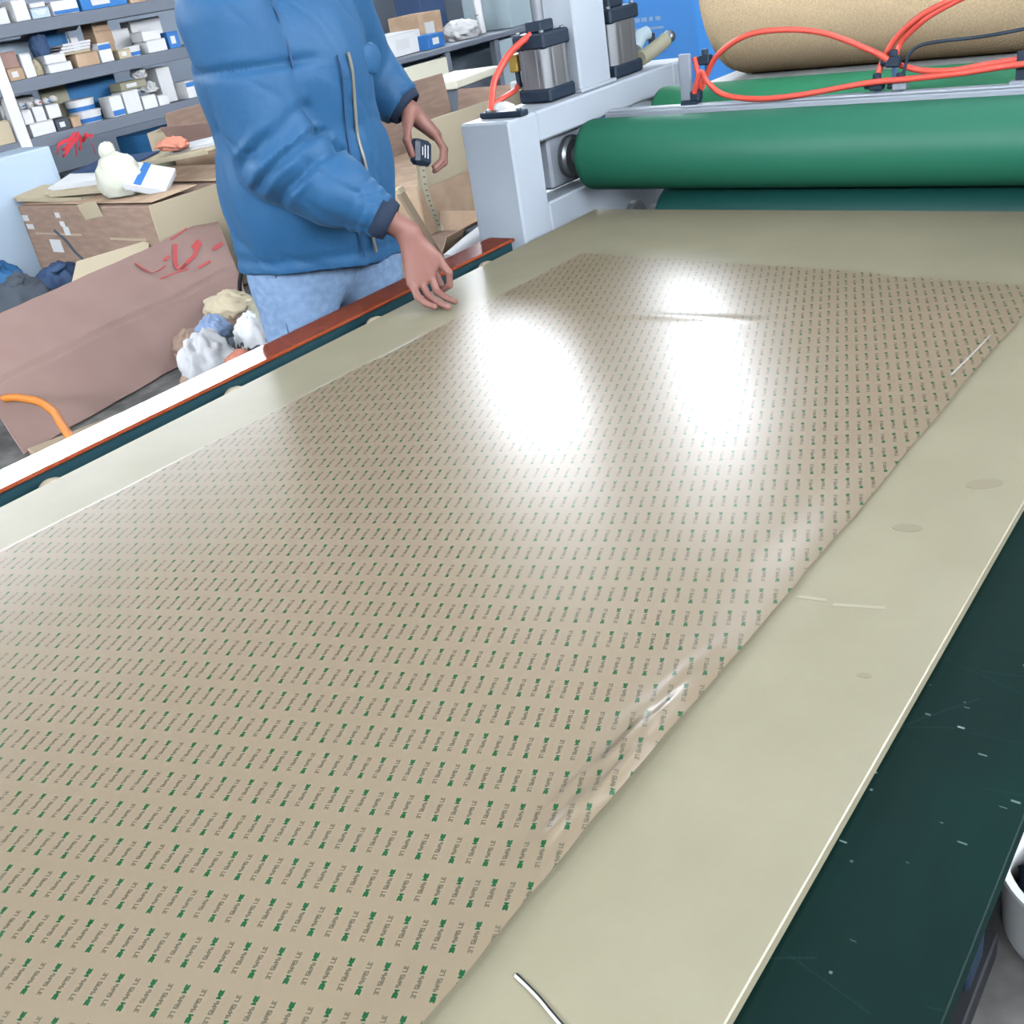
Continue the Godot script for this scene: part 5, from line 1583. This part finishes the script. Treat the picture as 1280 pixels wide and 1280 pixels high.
func far_clutter() -> void:
	# carton with a raised flap right behind the worker
	var t := thing("large_carton", "large open tan carton with raised flap standing behind the white press frame", "box", Vector3(-3.92, 0, -4.35))
	part("body", rbox(Vector3(0.80, 0.50, 1.30), 0.005), M["kraft"], t, Vector3(0, 0.25, 0))
	part("flap", rbox(Vector3(0.006, 0.30, 1.30), 0.002), M["kraft_light"], t, Vector3(0.42, 0.63, 0.0), Vector3(0, 0, -0.12))
	part("flap", rbox(Vector3(0.006, 0.36, 1.28), 0.002), M["kraft_dark"], t, Vector3(-0.43, 0.67, 0.0), Vector3(0, 0, 0.1))
	part("flap", rbox(Vector3(0.78, 0.26, 0.006), 0.002), M["kraft_dark"], t, Vector3(0, 0.62, -0.66), Vector3(-0.25, 0, 0))
	part("hand_hole", rbox(Vector3(0.003, 0.035, 0.12), 0.001), M["rag_dark"], t, Vector3(0.4015, 0.36, 0.02))
	var t2 := thing("small_carton", "brown carton with open top in front of the large tan carton", "box", Vector3(-3.36, 0, -3.60), 0.1)
	part("body", rbox(Vector3(0.34, 0.26, 0.44), 0.004), M["kraft_dark"], t2, Vector3(0, 0.13, 0))
	part("flap", rbox(Vector3(0.006, 0.12, 0.44), 0.002), M["kraft"], t2, Vector3(0.19, 0.30, 0), Vector3(0, 0, -0.5))
	part("flap", rbox(Vector3(0.34, 0.10, 0.006), 0.002), M["kraft"], t2, Vector3(0, 0.30, -0.23), Vector3(-0.3, 0, 0))
	var st := thing("wood_stick", "pale wooden stick leaning on the brown carton beside the hanging tape blade", "stick", Vector3(-3.22, 0.18, -3.42))
	part("stick", rbox(Vector3(0.03, 0.60, 0.035), 0.004), M["wood"], st, Vector3(0, 0.10, 0), Vector3(0.25, 0, 0.25))
	part("tip", rbox(Vector3(0.032, 0.03, 0.037), 0.004), M["kraft_light"], st, Vector3(-0.075, 0.39, 0.07), Vector3(0.25, 0, 0.25))
	var st2 := thing("wood_post", "short pale wooden post by the corner of the press frame", "post", Vector3(-2.72, 0, -2.90))
	part("post", rbox(Vector3(0.045, 0.42, 0.045), 0.004), M["kraft_light"], st2, Vector3(0, 0.21, 0), Vector3(0, 0.3, 0.05))
	part("cap", rbox(Vector3(0.047, 0.02, 0.047), 0.004), M["wood"], st2, Vector3(-0.010, 0.425, 0), Vector3(0, 0.3, 0.05))
	var pp := thing("plastic_tube", "thick off white wrapped tube lying behind the rail end at the press frame", "tube", Vector3(-2.90, 0.33, -3.30))
	part("tube", tube([Vector3(0.06, 0.0, 0.22), Vector3(0.0, 0.012, 0.0), Vector3(-0.07, 0.02, -0.28)], 0.050, 16), M["bag_grey"], pp)
	part("core", tube([Vector3(0.075, 0.0, 0.27), Vector3(0.06, 0.0, 0.21)], 0.026, 12), M["kraft"], pp)
	part("support", rbox(Vector3(0.12, 0.28, 0.34), 0.005), M["kraft_dark"], pp, Vector3(0, -0.19, 0))
	var dk := thing("dark_crate", "dark crate with rags behind the off white tube", "crate", Vector3(-3.05, 0, -3.75))
	part("shell", rbox(Vector3(0.22, 0.34, 0.40), 0.005), M["rag_dark"], dk, Vector3(0, 0.17, 0))
	part("rag", blob(Vector3(0.10, 0.07, 0.17), 0.4, 80, 3.0), M["kraft_dark"], dk, Vector3(0, 0.36, 0))
	var sl := thing("grey_tray", "long cream flat tray on a grey stand behind the large tan carton", "tray", Vector3(-4.75, 0.72, -5.55), 0.2)
	part("tray", rbox(Vector3(0.34, 0.05, 0.60), 0.005), M["cabinet_cream"], sl, Vector3(0, 0.02, 0))
	part("leg", rbox(Vector3(0.28, 0.72, 0.5), 0.005), M["shelf_steel"], sl, Vector3(0, -0.36, 0))
	# workbench by the left wall, right of the worker
	var wb := thing("workbench", "grey steel workbench with a cream door under its top, far behind the press frame", "workbench", Vector3(-5.95, 0, -6.9))
	part("top", rbox(Vector3(0.8, 0.04, 2.6), 0.005), M["shelf_steel"], wb, Vector3(0, 0.85, 0))
	part("door", rbox(Vector3(0.02, 0.40, 0.62), 0.004), M["cabinet_cream"], wb, Vector3(0.36, 0.60, 0.75))
	part("door", rbox(Vector3(0.02, 0.42, 0.85), 0.004), M["cabinet_grey"], wb, Vector3(0.36, 0.60, -0.65))
	part("back_panel", rbox(Vector3(0.02, 0.55, 2.5), 0.004), M["cabinet"], wb, Vector3(-0.30, 0.55, 0))
	for zz in [-1.25, -0.2, 0.42, 1.25]:
		part("leg", rbox(Vector3(0.06, 0.83, 0.06), 0.004), M["shelf_steel"], wb, Vector3(0.34, 0.415, zz))
	part("lower_deck", rbox(Vector3(0.7, 0.03, 2.5), 0.004), M["shelf_steel"], wb, Vector3(0, 0.36, 0))
	part("drawer", rbox(Vector3(0.30, 0.14, 0.34), 0.005), M["cabinet"], wb, Vector3(0.16, 0.50, 0.12))
	var on := [["white parts box at the near end of the workbench", Vector3(-5.85, 0.871, -6.15), Vector3(0.30, 0.15, 0.40), "paper_grey"], ["brown parts box behind the small blue box on the workbench", Vector3(-5.98, 0.871, -6.62), Vector3(0.30, 0.24, 0.30), "kraft"], ["blue parts box in front on the workbench", Vector3(-5.70, 0.871, -6.42), Vector3(0.16, 0.10, 0.20), "box_blue"], ["grey machine housing at the far end of the workbench", Vector3(-5.95, 0.871, -7.75), Vector3(0.46, 0.26, 0.60), "cabinet_grey"]]
	for u in on:
		carton(u[0], u[1], u[2], M[u[3]], 0.08, "label" if u[3] != "cabinet_grey" else "")
	one("bag", blob(Vector3(0.16, 0.10, 0.20), 0.35, 90, 3.0), M["bag_grey"], "crumpled grey bag on the workbench beside the leaning white tube", "bag", Vector3(-5.82, 0.92, -6.95))
	var tb := thing("leaning_tube", "white plastic tube leaning upright on the workbench against the blue column", "tube", Vector3(-5.82, 0.872, -7.22))
	part("tube", cyl(0.032, 0.46, 0.003), M["post_white"], tb, Vector3(0, 0.23, 0), Vector3(0.0, 0, 0.04))
	part("ring", cyl(0.034, 0.012, 0.003), M["olive"], tb, Vector3(0, 0.14, 0), Vector3(0.0, 0, 0.04))
	var cl := thing("blue_column", "dark blue steel column standing behind the workbench", "column", Vector3(-6.55, 0, -7.35))
	part("shaft", rbox(Vector3(0.30, 3.4, 0.32), 0.008), M["navy"], cl, Vector3(0, 1.7, 0))
	part("foot", rbox(Vector3(0.42, 0.03, 0.44), 0.005), M["navy"], cl, Vector3(0, 0.015, 0))
	var gm := thing("grey_machine", "tall grey drilling machine with a slanting pale arm at the back", "machine", Vector3(-5.9, 0, -8.75))
	part("pedestal", rbox(Vector3(0.7, 0.95, 0.6), 0.01), M["cabinet_grey"], gm, Vector3(0, 0.475, 0))
	part("column", cyl(0.11, 1.6, 0.01), M["shelf_steel"], gm, Vector3(-0.1, 1.3, 0))
	part("head", rbox(Vector3(0.62, 0.34, 0.34), 0.02), M["cabinet_grey"], gm, Vector3(0.1, 1.55, 0))
	part("arm", tube([Vector3(0.3, 1.75, 0.35), Vector3(0.3, 1.15, -0.15)], 0.075, 14, 2), M["bag_grey"], gm)
	part("handle", cyl(0.03, 0.2, 0.006), M["red_paint"], gm, Vector3(0.36, 1.02, -0.2))
	var sp := thing("slanting_pipe", "thick pale pipe slanting down behind the front air cylinder", "pipe", Vector3(-4.60, 0, -6.4))
	part("pipe", tube([Vector3(0.0, 1.62, 0.36), Vector3(0.0, 0.90, -0.62)], 0.055, 16, 3), M["bag_grey"], sp)
	part("stand", rbox(Vector3(0.10, 0.95, 0.10), 0.006), M["shelf_steel"], sp, Vector3(0, 0.475, -0.56))
	var ss := thing("steel_rods", "bundle of grey steel rods and offcuts on a low stand behind the front air cylinder", "rods", Vector3(-4.15, 0, -6.4))
	part("stand", rbox(Vector3(0.6, 0.62, 0.9), 0.01), M["shelf_steel"], ss, Vector3(0, 0.31, 0))
	for k in 12:
		part("rod", cyl(0.018, 0.95, 0.003, 10), [M["steel"], M["cabinet_grey"], M["teal"]][k % 3], ss, Vector3(-0.24 + 0.044 * k, 0.64 + 0.018 * (k % 3), 0), Vector3(PI / 2 - 0.06 + 0.012 * k, 0.05 * (k % 4), 0))
	var bs := thing("blue_box", "small blue and white box on the rod stand left of the press frame", "box", Vector3(-4.1, 0.70, -5.76))
	part("body", rbox(Vector3(0.30, 0.10, 0.26), 0.006), M["box_blue"], bs, Vector3(0, 0.05, 0))
	part("lid", rbox(Vector3(0.31, 0.02, 0.27), 0.004), M["box_white"], bs, Vector3(0, 0.11, 0))
	part("support", rbox(Vector3(0.26, 0.70, 0.22), 0.006), M["shelf_steel"], bs, Vector3(0, -0.35, 0))
	# blue cabinet with pale panel seen between the rear cylinder and the felt roll
	var bc := thing("blue_cabinet", "bright blue cabinet with pale worn sign between rear air cylinder and felt roll", "cabinet", Vector3(-2.72, 0, -4.75))
	part("body", rbox(Vector3(0.62, 1.38, 0.5), 0.01), M["blue_sheet"], bc, Vector3(0, 0.69, 0))
	for k in 5:
		part("sign_mark", rbox(Vector3(0.022 + 0.006 * (k % 3), 0.018, 0.003), 0.001), M["sign_blue"], bc, Vector3(-0.02 + 0.036 * k, 1.045, 0.2515))
	part("sign_line", rbox(Vector3(0.19, 0.012, 0.003), 0.001), M["sign_blue"], bc, Vector3(0.055, 1.005, 0.2515))
	# pale board leaning on the back wall and distant racks
	var rk := thing("far_rack", "grey rack with small tubs along the back wall, seen above the front air cylinder", "rack", Vector3(-5.0, 0, -9.4))
	for y in [0.5, 0.95, 1.4, 1.85]:
		part("deck", rbox(Vector3(3.2, 0.03, 0.5), 0.004), M["shelf_steel"], rk, Vector3(0, y, 0))
	for xx in [-1.55, 0.0, 1.55]:
		for zz in [-0.22, 0.22]:
			part("upright", rbox(Vector3(0.05, 2.1, 0.05), 0.004), M["shelf_steel"], rk, Vector3(xx, 1.05, zz))
	var cols := ["box_white", "cabinet", "kraft", "bag_grey", "box_blue", "olive"]
	for k in 18:
		var y2: float = [0.516, 0.966, 1.416][k / 6]
		var xx2 := -6.2 + 0.46 * (k % 6) + rng.randf_range(-0.05, 0.05)
		var h2 := rng.randf_range(0.14, 0.30)
		var nth: String = ["first", "second", "third", "fourth", "fifth", "sixth"][k % 6]
		carton("%s box from the left on the %s deck of the rack at the back wall" % [nth, ["lowest", "middle", "upper"][k / 6]], Vector3(xx2, y2, -9.3), Vector3(rng.randf_range(0.22, 0.36), h2, 0.26), M[cols[(k * 5 + k / 3) % 6]], rng.randf_range(-0.1, 0.1))
